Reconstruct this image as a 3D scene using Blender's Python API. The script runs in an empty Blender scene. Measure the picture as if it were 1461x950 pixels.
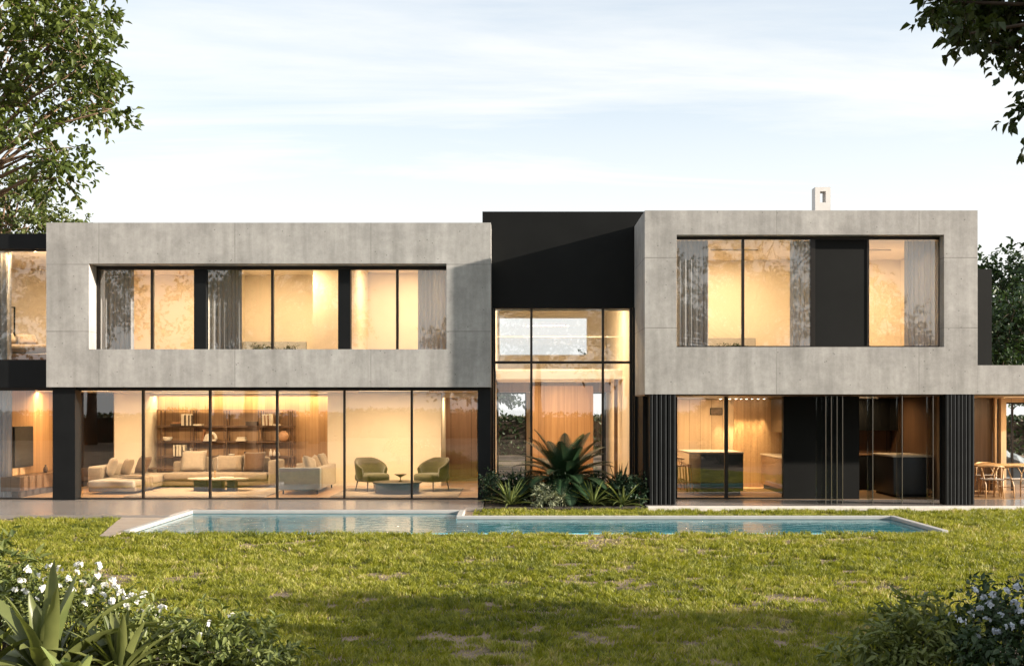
import bpy, bmesh, math, random
import numpy as np
from mathutils import Vector, Matrix, noise as mnoise

random.seed(11)
rng = np.random.default_rng(11)
SC = bpy.context.scene
COL = SC.collection
F = 1550.0            # focal length in pixels of the 1461 px wide photograph
EYE = 2.08            # eye height
CAMY = -25.0
R = math.radians

def PX(px, y):        # world x of a photo column on the plane at depth y
    return (px - 730.0) * (y - CAMY) / F
def PZ(py, y):        # world z of a photo row on the plane at depth y
    return EYE + (585.0 - py) * (y - CAMY) / F

# ------------------------------------------------------------------ materials
MATS = {}
def nodes_of(name):
    m = bpy.data.materials.new(name); m.use_nodes = True
    nt = m.node_tree; nt.nodes.clear()
    out = nt.nodes.new('ShaderNodeOutputMaterial')
    return m, nt, out
def N(nt, kind, **kw):
    n = nt.nodes.new(kind)
    for k, v in kw.items():
        if k in n.inputs: n.inputs[k].default_value = v
        else: setattr(n, k, v)
    return n
def L(nt, a, b): nt.links.new(a, b)
def ramp(nt, fac, stops):
    r = N(nt, 'ShaderNodeValToRGB')
    e = r.color_ramp.elements
    e[0].position, e[0].color = stops[0][0], (*stops[0][1], 1)
    e[1].position, e[1].color = stops[1][0], (*stops[1][1], 1)
    for p, c in stops[2:]:
        x = e.new(p); x.color = (*c, 1)
    L(nt, fac, r.inputs[0]); return r
def shade(c, k): return tuple(min(1, v * k) for v in c)

def simple(name, col, rough=.6, metal=0., var=.12, scale=6., bump=0., bscale=60., spec=.5, stretch=(1,1,1), sheen=0.):
    m, nt, out = nodes_of(name)
    p = N(nt, 'ShaderNodeBsdfPrincipled', Roughness=rough, Metallic=metal)
    p.inputs['Specular IOR Level'].default_value = spec
    if sheen: p.inputs['Sheen Weight'].default_value = sheen
    tc = N(nt, 'ShaderNodeTexCoord'); mp = N(nt, 'ShaderNodeMapping'); mp.inputs['Scale'].default_value = stretch
    L(nt, tc.outputs['Object'], mp.inputs[0])
    nz = N(nt, 'ShaderNodeTexNoise', Scale=scale, Detail=5., Roughness=.6)
    L(nt, mp.outputs[0], nz.inputs['Vector'])
    r = ramp(nt, nz.outputs[0], [(.3, shade(col, 1-var)), (.7, shade(col, 1+var))])
    L(nt, r.outputs[0], p.inputs['Base Color'])
    if bump:
        n2 = N(nt, 'ShaderNodeTexNoise', Scale=bscale, Detail=4.)
        L(nt, mp.outputs[0], n2.inputs['Vector'])
        b = N(nt, 'ShaderNodeBump', Strength=bump, Distance=.01)
        L(nt, n2.outputs[0], b.inputs['Height']); L(nt, b.outputs[0], p.inputs['Normal'])
    L(nt, p.outputs[0], out.inputs[0])
    MATS[name] = m; return m

def concrete(name, x0, base=(.39,.379,.363)):
    m, nt, out = nodes_of(name)
    p = N(nt, 'ShaderNodeBsdfPrincipled', Roughness=.82)
    p.inputs['Specular IOR Level'].default_value = .3
    tc = N(nt, 'ShaderNodeTexCoord')
    O = tc.outputs['Object']
    n1 = N(nt, 'ShaderNodeTexNoise', Scale=.8, Detail=7., Roughness=.66); L(nt, O, n1.inputs['Vector'])
    mp = N(nt, 'ShaderNodeMapping'); mp.inputs['Scale'].default_value = (3.6, 3.6, .32); L(nt, O, mp.inputs[0])
    n2 = N(nt, 'ShaderNodeTexNoise', Scale=1., Detail=6., Roughness=.62); L(nt, mp.outputs[0], n2.inputs['Vector'])
    n3 = N(nt, 'ShaderNodeTexNoise', Scale=5.5, Detail=8., Roughness=.78); L(nt, O, n3.inputs['Vector'])
    c1 = ramp(nt, n1.outputs[0], [(.3, shade(base,.72)), (.70, shade(base,1.12))])
    c2 = ramp(nt, n2.outputs[0], [(.33, (.80,.797,.79)), (.64, (1.06,1.06,1.06))])
    c3 = ramp(nt, n3.outputs[0], [(.32, (.83,.83,.825)), (.64, (1.07,1.07,1.07))])
    def mul(a, b, f=1.):
        x = N(nt, 'ShaderNodeMix', data_type='RGBA', blend_type='MULTIPLY'); x.inputs[0].default_value = f
        L(nt, a, x.inputs[6]); L(nt, b, x.inputs[7]); return x.outputs[2]
    col = mul(mul(c1.outputs[0], c2.outputs[0]), c3.outputs[0])
    # formwork joints
    sx = N(nt, 'ShaderNodeSeparateXYZ'); L(nt, O, sx.inputs[0])
    def line(src, pos, period, w):
        a = N(nt, 'ShaderNodeMath', operation='SUBTRACT'); L(nt, src, a.inputs[0]); a.inputs[1].default_value = pos - period/2
        b = N(nt, 'ShaderNodeMath', operation='MODULO') ; b.operation = 'FLOORED_MODULO'; L(nt, a.outputs[0], b.inputs[0]); b.inputs[1].default_value = period
        c = N(nt, 'ShaderNodeMath', operation='SUBTRACT'); L(nt, b.outputs[0], c.inputs[0]); c.inputs[1].default_value = period/2
        d = N(nt, 'ShaderNodeMath', operation='ABSOLUTE'); L(nt, c.outputs[0], d.inputs[0])
        e = N(nt, 'ShaderNodeMath', operation='LESS_THAN'); L(nt, d.outputs[0], e.inputs[0]); e.inputs[1].default_value = w
        return e.outputs[0]
    lx = line(sx.outputs[0], x0, 3.13, .007)
    lz = line(sx.outputs[2], 5.43, 1.54, .008)
    mx = N(nt, 'ShaderNodeMath', operation='MAXIMUM'); L(nt, lx, mx.inputs[0]); L(nt, lz, mx.inputs[1])
    md = N(nt, 'ShaderNodeMath', operation='MULTIPLY'); L(nt, mx.outputs[0], md.inputs[0])
    L(nt, ramp(nt, n1.outputs[0], [(.36,(.25,.25,.25)),(.6,(.95,.95,.95))]).outputs[0], md.inputs[1])
    x = N(nt, 'ShaderNodeMix', data_type='RGBA', blend_type='MULTIPLY'); L(nt, md.outputs[0], x.inputs[0])
    L(nt, col, x.inputs[6]); x.inputs[7].default_value = (.42,.41,.40,1)
    # bug holes
    vo = N(nt, 'ShaderNodeTexVoronoi', Scale=5.5); L(nt, O, vo.inputs['Vector'])
    lt = N(nt, 'ShaderNodeMath', operation='LESS_THAN'); L(nt, vo.outputs['Distance'], lt.inputs[0]); lt.inputs[1].default_value = .085
    y = N(nt, 'ShaderNodeMix', data_type='RGBA', blend_type='MULTIPLY'); L(nt, lt.outputs[0], y.inputs[0])
    L(nt, x.outputs[2], y.inputs[6]); y.inputs[7].default_value = (.6,.6,.6,1)
    L(nt, y.outputs[2], p.inputs['Base Color'])
    hs = N(nt, 'ShaderNodeMath', operation='SUBTRACT'); L(nt, n3.outputs[0], hs.inputs[0]); L(nt, mx.outputs[0], hs.inputs[1])
    b = N(nt, 'ShaderNodeBump', Strength=.2, Distance=.012); L(nt, hs.outputs[0], b.inputs['Height'])
    L(nt, b.outputs[0], p.inputs['Normal'])
    L(nt, p.outputs[0], out.inputs[0]); MATS[name] = m; return m

def wood(name, c1, c2, plank=.14, axis=0, rough=.45, grain=(14, 14, .7), spec=.4):
    """boards side by side along an axis, grain along the stretched one"""
    m, nt, out = nodes_of(name)
    p = N(nt, 'ShaderNodeBsdfPrincipled', Roughness=rough); p.inputs['Specular IOR Level'].default_value = spec
    tc = N(nt, 'ShaderNodeTexCoord'); O = tc.outputs['Object']
    sx = N(nt, 'ShaderNodeSeparateXYZ'); L(nt, O, sx.inputs[0])
    dv = N(nt, 'ShaderNodeMath', operation='DIVIDE'); L(nt, sx.outputs[axis], dv.inputs[0]); dv.inputs[1].default_value = plank
    fl = N(nt, 'ShaderNodeMath', operation='FLOOR'); L(nt, dv.outputs[0], fl.inputs[0])
    fr = N(nt, 'ShaderNodeMath', operation='FRACT'); L(nt, dv.outputs[0], fr.inputs[0])
    wn = N(nt, 'ShaderNodeTexWhiteNoise', noise_dimensions='1D'); L(nt, fl.outputs[0], wn.inputs['W'])
    mp = N(nt, 'ShaderNodeMapping'); mp.inputs['Scale'].default_value = grain; L(nt, O, mp.inputs[0])
    cb = N(nt, 'ShaderNodeVectorMath', operation='ADD'); L(nt, mp.outputs[0], cb.inputs[0])
    sc = N(nt, 'ShaderNodeVectorMath', operation='SCALE'); L(nt, wn.outputs['Color'], sc.inputs[0]); sc.inputs['Scale'].default_value = 30.
    L(nt, sc.outputs[0], cb.inputs[1])
    nz = N(nt, 'ShaderNodeTexNoise', Scale=1., Detail=5., Roughness=.6, Distortion=.4); L(nt, cb.outputs[0], nz.inputs['Vector'])
    ad = N(nt, 'ShaderNodeMath', operation='MULTIPLY_ADD'); L(nt, wn.outputs['Value'], ad.inputs[0]); ad.inputs[1].default_value = .35
    L(nt, nz.outputs[0], ad.inputs[2])
    r = ramp(nt, ad.outputs[0], [(.38, c1), (.92, c2)])
    lt = N(nt, 'ShaderNodeMath', operation='LESS_THAN'); L(nt, fr.outputs[0], lt.inputs[0]); lt.inputs[1].default_value = .035
    x = N(nt, 'ShaderNodeMix', data_type='RGBA', blend_type='MULTIPLY'); L(nt, lt.outputs[0], x.inputs[0])
    L(nt, r.outputs[0], x.inputs[6]); x.inputs[7].default_value = (.45,.42,.4,1)
    L(nt, x.outputs[2], p.inputs['Base Color'])
    L(nt, p.outputs[0], out.inputs[0]); MATS[name] = m; return m

def glass(name, base=.15, gain=.85, tint=(.965,.97,.965)):
    m, nt, out = nodes_of(name)
    lw = N(nt, 'ShaderNodeLayerWeight', Blend=.5)
    pw = N(nt, 'ShaderNodeMath', operation='POWER'); L(nt, lw.outputs['Facing'], pw.inputs[0]); pw.inputs[1].default_value = 5.
    ma = N(nt, 'ShaderNodeMath', operation='MULTIPLY_ADD'); L(nt, pw.outputs[0], ma.inputs[0]); ma.inputs[1].default_value = gain; ma.inputs[2].default_value = base
    t = N(nt, 'ShaderNodeBsdfTransparent'); t.inputs[0].default_value = (*tint, 1)
    g = N(nt, 'ShaderNodeBsdfGlossy', Roughness=.0); g.inputs[0].default_value = (1,1,1,1)
    mx = N(nt, 'ShaderNodeMixShader'); L(nt, ma.outputs[0], mx.inputs[0]); L(nt, t.outputs[0], mx.inputs[1]); L(nt, g.outputs[0], mx.inputs[2])
    L(nt, mx.outputs[0], out.inputs[0]); MATS[name] = m; return m

def leafy(name, c1, c2, rough=.42, trans=.35, scale=3., c3=None, tcol=None):
    m, nt, out = nodes_of(name)
    tc = N(nt, 'ShaderNodeTexCoord')
    n1 = N(nt, 'ShaderNodeTexNoise', Scale=scale, Detail=2.); L(nt, tc.outputs['Object'], n1.inputs['Vector'])
    at = N(nt, 'ShaderNodeAttribute', attribute_name='tone')
    ad = N(nt, 'ShaderNodeMath', operation='MULTIPLY_ADD'); L(nt, at.outputs['Fac'], ad.inputs[0]); ad.inputs[1].default_value = .7
    sb = N(nt, 'ShaderNodeMath', operation='MULTIPLY'); L(nt, n1.outputs[0], sb.inputs[0]); sb.inputs[1].default_value = .45
    L(nt, sb.outputs[0], ad.inputs[2])
    stops = [(.2, c1), (.75, c2)]
    if c3: stops.append((.92, c3))
    r = ramp(nt, ad.outputs[0], stops)
    p = N(nt, 'ShaderNodeBsdfPrincipled', Roughness=rough); p.inputs['Specular IOR Level'].default_value = .35
    L(nt, r.outputs[0], p.inputs['Base Color'])
    t = N(nt, 'ShaderNodeBsdfTranslucent')
    hx = N(nt, 'ShaderNodeMix', data_type='RGBA', blend_type='MULTIPLY'); hx.inputs[0].default_value = 1.
    L(nt, r.outputs[0], hx.inputs[6]); hx.inputs[7].default_value = (*(tcol or (1.3,1.35,.6)), 1)
    L(nt, hx.outputs[2], t.inputs[0])
    mx = N(nt, 'ShaderNodeMixShader'); mx.inputs[0].default_value = trans
    L(nt, p.outputs[0], mx.inputs[1]); L(nt, t.outputs[0], mx.inputs[2])
    L(nt, mx.outputs[0], out.inputs[0]); MATS[name] = m; return m

def emit(name, col, s):
    m, nt, out = nodes_of(name)
    e = N(nt, 'ShaderNodeEmission', Strength=s); e.inputs[0].default_value = (*col, 1)
    L(nt, e.outputs[0], out.inputs[0]); MATS[name] = m; return m

concrete('concrete_west', -9.5)
concrete('concrete_east', 5.83, (.39,.376,.359))
simple('black_metal', (.0065,.0072,.0078), .5, 0., .2, 2., .05, 30, .18)
simple('black_panel', (.0048,.0052,.005), .6, 0., .25, 1.2, .04, 14, .16)
simple('charcoal_highlight', (.06,.063,.065), .4, .2, .15, 3., spec=.3)  # sun highlight on the fins, painted as a lighter grey rib
simple('charcoal_fin', (.006,.0065,.007), .6, spec=.15)
simple('bronze_frame', (.02,.016,.013), .35, .4, .15, 4.)
simple('cream_plaster', (.76,.69,.57), .8, 0, .03, 1.5, .05, 80)
simple('white_plaster', (.82,.80,.76), .75, 0, .03, 2.)
simple('ceiling_plaster', (.72,.66,.56), .8, 0, .02, 2.)
simple('chimney_render', (.60,.575,.55), .8, 0, .06, 5., .1, 90)
simple('roof_gravel', (.25,.24,.23), .9, 0, .3, 40.)
wood('oak_wall', (.30,.175,.085), (.46,.285,.145), .19, 0)
wood('oak_wall_side', (.33,.18,.075), (.50,.29,.13), .19, 1)
wood('oak_pale', (.46,.33,.20), (.58,.43,.27), .3, 0)
wood('oak_floor', (.36,.215,.105), (.50,.32,.17), .18, 1, .3, (.8, 14, 14), .5)
wood('walnut', (.055,.034,.02), (.11,.07,.042), .4, 0, .4)
wood('brown_wall', (.15,.085,.05), (.22,.13,.08), .6, 0, .4)
wood('walnut_furniture', (.10,.055,.03), (.17,.095,.05), .5, 0, .35)
wood('oak_furniture', (.42,.25,.11), (.58,.37,.18), .6, 1, .38, (1, 12, 12))
simple('stone_terrace', (.27,.24,.22), .2, 0, .12, 1.1, .02, 50, .5)
simple('stone_edge', (.62,.58,.52), .7, 0, .08, 6., .1, 60)
simple('stone_paving', (.30,.245,.20), .6, 0, .12, 3., .1, 40)
simple('coping_stone', (.38,.38,.37), .6, 0, .08, 5., .1, 60)
simple('linen_beige', (.27,.22,.165), .9, 0, .08, 12., .15, 260, .2, sheen=.3)
simple('linen_light', (.34,.29,.23), .9, 0, .08, 12., .15, 260, .2, sheen=.3)
simple('linen_grey', (.36,.35,.33), .9, 0, .08, 12., .15, 260, .2, sheen=.3)
simple('skylight_grey', (.34,.36,.37), .75, 0, .06, 9., .1, 200, .3)  # skylight painted into the end sofa's armrest; also a headboard's grey
simple('fabric_brown', (.105,.06,.033), .9, 0, .1, 14., .2, 240, .2, sheen=.3)
simple('fabric_taupe', (.22,.165,.11), .9, 0, .1, 14., .2, 240, .2, sheen=.3)
simple('velvet_green', (.052,.046,.019), .8, 0, .1, 10., .1, 200, .2, sheen=.5)
simple('rug_beige', (.34,.28,.21), .95, 0, .1, 20., .2, 200, .1)
simple('marble_top', (.44,.38,.32), .6, 0, .12, 5.)
simple('ceramic_white', (.78,.74,.66), .45, 0, .05, 12.)
simple('ceramic_pink', (.55,.33,.20), .5, 0, .12, 10.)
simple('paper_cream', (.74,.68,.56), .7, 0, .06, 30.)
simple('shelf_brown', (.15,.085,.048), .5, 0, .2, 9.)
simple('book_dark', (.05,.032,.022), .6, 0, .2, 20.)
simple('book_brown', (.30,.14,.06), .6, 0, .2, 20.)
simple('drum_dark', (.035,.024,.016), .5, 0, .2, 9.)
simple('screen_black', (.012,.012,.013), .25, 0, .1, 3.)
simple('island_front', (.022,.026,.028), .42, 0, .2, 2.)
simple('counter_wood', (.26,.15,.08), .4, 0, .15, 8., stretch=(1,1,8))
simple('counter_top', (.64,.55,.42), .35, 0, .08, 5.)
simple('picture_brown', (.12,.08,.05), .6, 0, .5, 9.)
simple('art_paper', (.62,.55,.44), .7, 0, .3, 6.)
simple('brass', (.5,.33,.14), .35, .8, .1, 9.)
simple('steel', (.27,.25,.225), .25, .9, .05, 5.)
simple('bark', (.17,.115,.075), .9, 0, .35, 9., .6, 30, .2, (1,1,.25))
simple('bark_dark', (.06,.045,.032), .9, 0, .35, 9., .6, 30, .2, (1,1,.25))
simple('boulder_grey', (.20,.23,.25), .85, 0, .25, 5., .5, 20)
simple('mulch', (.035,.026,.018), .95, 0, .4, 18., .6, 40)
simple('pool_shell', (.62,.68,.68), .5, 0, .06, 10.)
glass('window_glass')
glass('glass_edge', .1, .5, (.85,.87,.86))
glass('balustrade_glass', .05, .5, (.93,.93,.93))
glass('rear_glass', .04, .5, (.98,.98,.98))
emit('lamp_diffuser', (1., .70, .38), 9.)
emit('globe_light', (1., .70, .36), 75.)
emit('spot_diffuser', (1., .86, .66), 14.)

# curtain fabric lets light through
m, nt, out = nodes_of('curtain_linen')
p = N(nt, 'ShaderNodeBsdfPrincipled', Roughness=.9); p.inputs['Base Color'].default_value = (.35,.345,.34,1); p.inputs['Specular IOR Level'].default_value = .1
t = N(nt, 'ShaderNodeBsdfTranslucent'); t.inputs[0].default_value = (.26,.24,.21,1)
mx = N(nt, 'ShaderNodeMixShader'); mx.inputs[0].default_value = .14
L(nt, p.outputs[0], mx.inputs[1]); L(nt, t.outputs[0], mx.inputs[2]); L(nt, mx.outputs[0], out.inputs[0]); MATS['curtain_linen'] = m
m, nt, out = nodes_of('curtain_sheer')
p = N(nt, 'ShaderNodeBsdfPrincipled', Roughness=.9); p.inputs['Base Color'].default_value = (.50,.52,.55,1)
t = N(nt, 'ShaderNodeBsdfTranslucent'); t.inputs[0].default_value = (.28,.28,.28,1)
mx = N(nt, 'ShaderNodeMixShader'); mx.inputs[0].default_value = .14
tr = N(nt, 'ShaderNodeBsdfTransparent'); m2 = N(nt, 'ShaderNodeMixShader'); m2.inputs[0].default_value = .08
L(nt, p.outputs[0], mx.inputs[1]); L(nt, t.outputs[0], mx.inputs[2]); L(nt, mx.outputs[0], m2.inputs[1]); L(nt, tr.outputs[0], m2.inputs[2])
L(nt, m2.outputs[0], out.inputs[0]); MATS['curtain_sheer'] = m

# pool water: a clear rippled surface over a tiled basin
m, nt, out = nodes_of('water_surface')
tc = N(nt, 'ShaderNodeTexCoord'); mp = N(nt, 'ShaderNodeMapping'); mp.inputs['Scale'].default_value = (1.0, 2.2, 1); L(nt, tc.outputs['Object'], mp.inputs[0])
nz = N(nt, 'ShaderNodeTexNoise', Scale=2.6, Detail=3., Roughness=.55, Distortion=.6); L(nt, mp.outputs[0], nz.inputs['Vector'])
bp = N(nt, 'ShaderNodeBump', Strength=.32, Distance=.03); L(nt, nz.outputs[0], bp.inputs['Height'])
fr = N(nt, 'ShaderNodeFresnel', IOR=1.33); L(nt, bp.outputs[0], fr.inputs['Normal'])
fm = N(nt, 'ShaderNodeMath', operation='MULTIPLY'); L(nt, fr.outputs[0], fm.inputs[0]); fm.inputs[1].default_value = .70
tr = N(nt, 'ShaderNodeBsdfTransparent'); tr.inputs[0].default_value = (.80,.96,.98,1)
vt = N(nt, 'ShaderNodeTexVoronoi', Scale=7.); L(nt, tc.outputs['Object'], vt.inputs['Vector'])
body = ramp(nt, vt.outputs['Color'], [(.0, (.03,.25,.32)), (1., (.12,.50,.57))])
df = N(nt, 'ShaderNodeBsdfDiffuse'); L(nt, body.outputs[0], df.inputs[0]); L(nt, bp.outputs[0], df.inputs['Normal'])
t = N(nt, 'ShaderNodeMixShader'); t.inputs[0].default_value = .72; L(nt, tr.outputs[0], t.inputs[1]); L(nt, df.outputs[0], t.inputs[2])
g = N(nt, 'ShaderNodeBsdfGlossy', Roughness=.03); L(nt, bp.outputs[0], g.inputs['Normal'])
mx = N(nt, 'ShaderNodeMixShader'); L(nt, fm.outputs[0], mx.inputs[0]); L(nt, t.outputs[0], mx.inputs[1]); L(nt, g.outputs[0], mx.inputs[2])
L(nt, mx.outputs[0], out.inputs[0]); MATS['water_surface'] = m
m, nt, out = nodes_of('pool_mosaic')
tc = N(nt, 'ShaderNodeTexCoord')
vo = N(nt, 'ShaderNodeTexVoronoi', Scale=9.); L(nt, tc.outputs['Object'], vo.inputs['Vector'])
r = ramp(nt, vo.outputs['Color'], [(.0, (.10,.46,.58)), (1., (.34,.78,.86))])
p = N(nt, 'ShaderNodeBsdfPrincipled', Roughness=.3); L(nt, r.outputs[0], p.inputs['Base Color']); L(nt, p.outputs[0], out.inputs[0]); MATS['pool_mosaic'] = m

# lawn soil and far ground
m, nt, out = nodes_of('lawn_soil')
tc = N(nt, 'ShaderNodeTexCoord')
n1 = N(nt, 'ShaderNodeTexNoise', Scale=1.1, Detail=6., Roughness=.65); L(nt, tc.outputs['Object'], n1.inputs['Vector'])
n2 = N(nt, 'ShaderNodeTexNoise', Scale=45., Detail=4.); L(nt, tc.outputs['Object'], n2.inputs['Vector'])
r1 = ramp(nt, n1.outputs[0], [(.34, (.06,.06,.02)), (.50, (.27,.205,.15))])
r2 = ramp(nt, n2.outputs[0], [(.3, (.6,.6,.6)), (.7, (1.25,1.25,1.25))])
x = N(nt, 'ShaderNodeMix', data_type='RGBA', blend_type='MULTIPLY'); x.inputs[0].default_value = 1.
L(nt, r1.outputs[0], x.inputs[6]); L(nt, r2.outputs[0], x.inputs[7])
p = N(nt, 'ShaderNodeBsdfPrincipled', Roughness=.95); p.inputs['Specular IOR Level'].default_value = .1
L(nt, x.outputs[2], p.inputs['Base Color'])
b = N(nt, 'ShaderNodeBump', Strength=.7, Distance=.03); L(nt, n2.outputs[0], b.inputs['Height']); L(nt, b.outputs[0], p.inputs['Normal'])
L(nt, p.outputs[0], out.inputs[0]); MATS['lawn_soil'] = m

leafy('grass_blade', (.040,.066,.010), (.275,.278,.030), .5, .35, 1.2, (.44,.37,.18))
leafy('leaf_tree', (.028,.05,.010), (.105,.135,.028), .4, .33, .8)
leafy('leaf_overhang', (.018,.032,.008), (.045,.066,.015), .4, .25, .8)
leafy('leaf_far', (.05,.075,.02), (.12,.145,.045), .5, .3, .5)
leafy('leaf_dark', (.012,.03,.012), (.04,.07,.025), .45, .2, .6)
leafy('leaf_hedge', (.012,.028,.008), (.04,.065,.02), .5, .2, 1.)
leafy('leaf_strap', (.045,.068,.02), (.15,.165,.055), .36, .22, 7.)
leafy('leaf_agave', (.06,.10,.03), (.20,.235,.08), .38, .2, 4.)
leafy('leaf_cycad', (.007,.024,.009), (.022,.052,.02), .5, .0, 4.)
leafy('leaf_shrub', (.04,.068,.016), (.185,.21,.065), .42, .25, 4.)
leafy('leaf_variegated', (.06,.09,.035), (.36,.38,.25), .5, .1, 9.)
leafy('petal_white', (.62,.62,.58), (.82,.82,.78), .6, .3, 6., tcol=(1,1,1))
leafy('petal_blue', (.38,.43,.5), (.62,.66,.72), .6, .3, 6., tcol=(1,1,1))
# ------------------------------------------------------------------ geometry helpers
def box(bm, x0, x1, y0, y1, z0, z1):
    v = [bm.verts.new(p) for p in ((x0,y0,z0),(x1,y0,z0),(x1,y1,z0),(x0,y1,z0),(x0,y0,z1),(x1,y0,z1),(x1,y1,z1),(x0,y1,z1))]
    for f in ((3,2,1,0),(4,5,6,7),(0,1,5,4),(1,2,6,5),(2,3,7,6),(3,0,4,7)):
        bm.faces.new([v[i] for i in f])
    return v
def merge_into(bm, src, M=None, smooth=False):
    if M is not None: bmesh.ops.transform(src, matrix=M, verts=src.verts)
    mp = {v: bm.verts.new(v.co) for v in src.verts}
    for f in src.faces:
        g = bm.faces.new([mp[v] for v in f.verts]); g.smooth = f.smooth or smooth
    src.free()
def rbox(bm, x0, x1, y0, y1, z0, z1, r=.03, seg=2, M=None, smooth=True, puff=0.):
    """box with rounded edges; puff swells it like a cushion"""
    t = bmesh.new(); box(t, x0, x1, y0, y1, z0, z1)
    bmesh.ops.bevel(t, geom=list(t.edges), offset=r, segments=seg, affect='EDGES', profile=.5)
    if puff:
        bmesh.ops.subdivide_edges(t, edges=[e for e in t.edges if e.calc_length() > 2.5*r], cuts=4, use_grid_fill=True)
        c = Vector(((x0+x1)/2, (y0+y1)/2, (z0+z1)/2)); h = Vector(((x1-x0)/2, (y1-y0)/2, (z1-z0)/2))
        for v in t.verts:
            d = v.co - c
            u = [min(1, abs(d[i]) / h[i]) for i in range(3)]
            for i in range(3):
                a, b = [j for j in range(3) if j != i]
                if u[i] > .6: v.co[i] += math.copysign(puff * (1-u[a]**2) * (1-u[b]**2), d[i])
    merge_into(bm, t, M, smooth)
def tube(bm, pts, rad, n=8, cap=True):
    """tapered tube through points; rad is a number or a list"""
    pts = [Vector(p) for p in pts]
    rr = rad if isinstance(rad, (list, tuple)) else [rad] * len(pts)
    rings = []; up = None
    for i, p in enumerate(pts):
        d = (pts[min(i+1, len(pts)-1)] - pts[max(i-1, 0)]).normalized()
        if up is None:
            up = Vector((0,0,1)) if abs(d.z) < .9 else Vector((1,0,0))
        a = d.cross(up).normalized(); b = a.cross(d).normalized(); up = b
        rings.append([bm.verts.new(p + (a*math.cos(2*math.pi*k/n) + b*math.sin(2*math.pi*k/n))*rr[i]) for k in range(n)])
    for r0, r1 in zip(rings, rings[1:]):
        for k in range(n):
            f = bm.faces.new((r0[k], r0[(k+1)%n], r1[(k+1)%n], r1[k])); f.smooth = True
    if cap:
        bm.faces.new(rings[0][::-1]); bm.faces.new(rings[-1])
def lathe(bm, prof, n=28, c=(0,0,0), sx=1., sy=1.):
    rings = [[bm.verts.new((c[0]+r*sx*math.cos(2*math.pi*k/n), c[1]+r*sy*math.sin(2*math.pi*k/n), c[2]+z)) for k in range(n)] for r, z in prof]
    for r0, r1 in zip(rings, rings[1:]):
        for k in range(n):
            f = bm.faces.new((r0[k], r0[(k+1)%n], r1[(k+1)%n], r1[k])); f.smooth = True
    bm.faces.new(rings[0][::-1]); bm.faces.new(rings[-1])
def frame_plate(bm, o, i, y0, y1, bev=.015):
    """wall plate with a rectangular opening: o and i are (x0, x1, z0, z1)"""
    t = bmesh.new()
    def ring(q, y): return [t.verts.new((q[a], y, q[b])) for a, b in ((0,2),(1,2),(1,3),(0,3))]
    of, if_, ob, ib = ring(o, y0), ring(i, y0), ring(o, y1), ring(i, y1)
    for k in range(4):
        n = (k+1) % 4
        t.faces.new((of[k], of[n], if_[n], if_[k])); t.faces.new((ob[n], ob[k], ib[k], ib[n]))
        t.faces.new((of[n], of[k], ob[k], ob[n])); t.faces.new((if_[k], if_[n], ib[n], ib[k]))
    t.edges.ensure_lookup_table()
    sharp = [e for e in t.edges if len(e.link_faces) == 2 and e.calc_face_angle(0) > .5]
    bmesh.ops.bevel(t, geom=sharp, offset=bev, segments=2, affect='EDGES', profile=.5)
    merge_into(bm, t)

def link(name, data, parent=None):
    o = bpy.data.objects.new(name, data); COL.objects.link(o)
    if parent is not None: o.parent = parent
    return o
def mesh_obj(name, bm, m, parent=None, loc=None, rz=0.):
    me = bpy.data.meshes.new(name)
    bmesh.ops.recalc_face_normals(bm, faces=bm.faces)
    bm.to_mesh(me); bm.free()
    for k in (m if isinstance(m, (list, tuple)) else [m]): me.materials.append(MATS[k])
    o = link(name, me, parent)
    if loc is not None: o.location = loc
    o.rotation_euler.z = rz
    return o
def boxes(name, m, parent, *bs):
    bm = bmesh.new()
    for b in bs: box(bm, *b)
    return mesh_obj(name, bm, m, parent)
def tag(o, label=None, cat=None, group=None, kind=None):
    if label: o['label'] = label
    if cat: o['category'] = cat
    if group: o['group'] = group
    if kind: o['kind'] = kind
    return o
def empty(name, loc, label, cat, group=None, rz=0.):
    o = link(name, None); o.location = loc; o.rotation_euler.z = rz; o.empty_display_size = .2
    return tag(o, label, cat, group)
def dup(root, loc=None, rz=None, label=None, group=None, scale=None):
    c = root.copy(); COL.objects.link(c)
    if loc is not None: c.location = loc
    if rz is not None: c.rotation_euler.z = rz
    if scale is not None: c.scale = (scale,)*3 if not isinstance(scale, tuple) else scale
    if label: c['label'] = label
    if group: c['group'] = group
    for ch in list(root.children):
        d = ch.copy(); COL.objects.link(d); d.parent = c
        for g in list(ch.children):
            e = g.copy(); COL.objects.link(e); e.parent = d
    return c

# ---- arrays to mesh (foliage, grass)
def array_mesh(name, verts, faces, m, tone=None, parent=None, smooth=True):
    """verts (n,3); faces (k,3 or 4) of one size, or a list of such arrays"""
    fs = faces if isinstance(faces, list) else [faces]
    me = bpy.data.meshes.new(name)
    me.vertices.add(len(verts)); me.vertices.foreach_set('co', np.asarray(verts, np.float32).ravel())
    loops = np.concatenate([f.ravel() for f in fs]).astype(np.int32)
    sizes = np.concatenate([np.full(len(f), f.shape[1], np.int32) for f in fs])
    starts = np.concatenate([[0], np.cumsum(sizes)[:-1]]).astype(np.int32)
    me.loops.add(len(loops)); me.loops.foreach_set('vertex_index', loops)
    me.polygons.add(len(sizes)); me.polygons.foreach_set('loop_start', starts)
    if smooth: me.polygons.foreach_set('use_smooth', np.ones(len(sizes), bool))
    me.update(calc_edges=True)
    if tone is not None:
        a = me.attributes.new('tone', 'FLOAT', 'POINT'); a.data.foreach_set('value', np.asarray(tone, np.float32))
    me.materials.append(MATS[m])
    return link(name, me, parent)
def norm(a): return a / np.maximum(1e-9, np.linalg.norm(a, axis=-1, keepdims=True))
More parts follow.
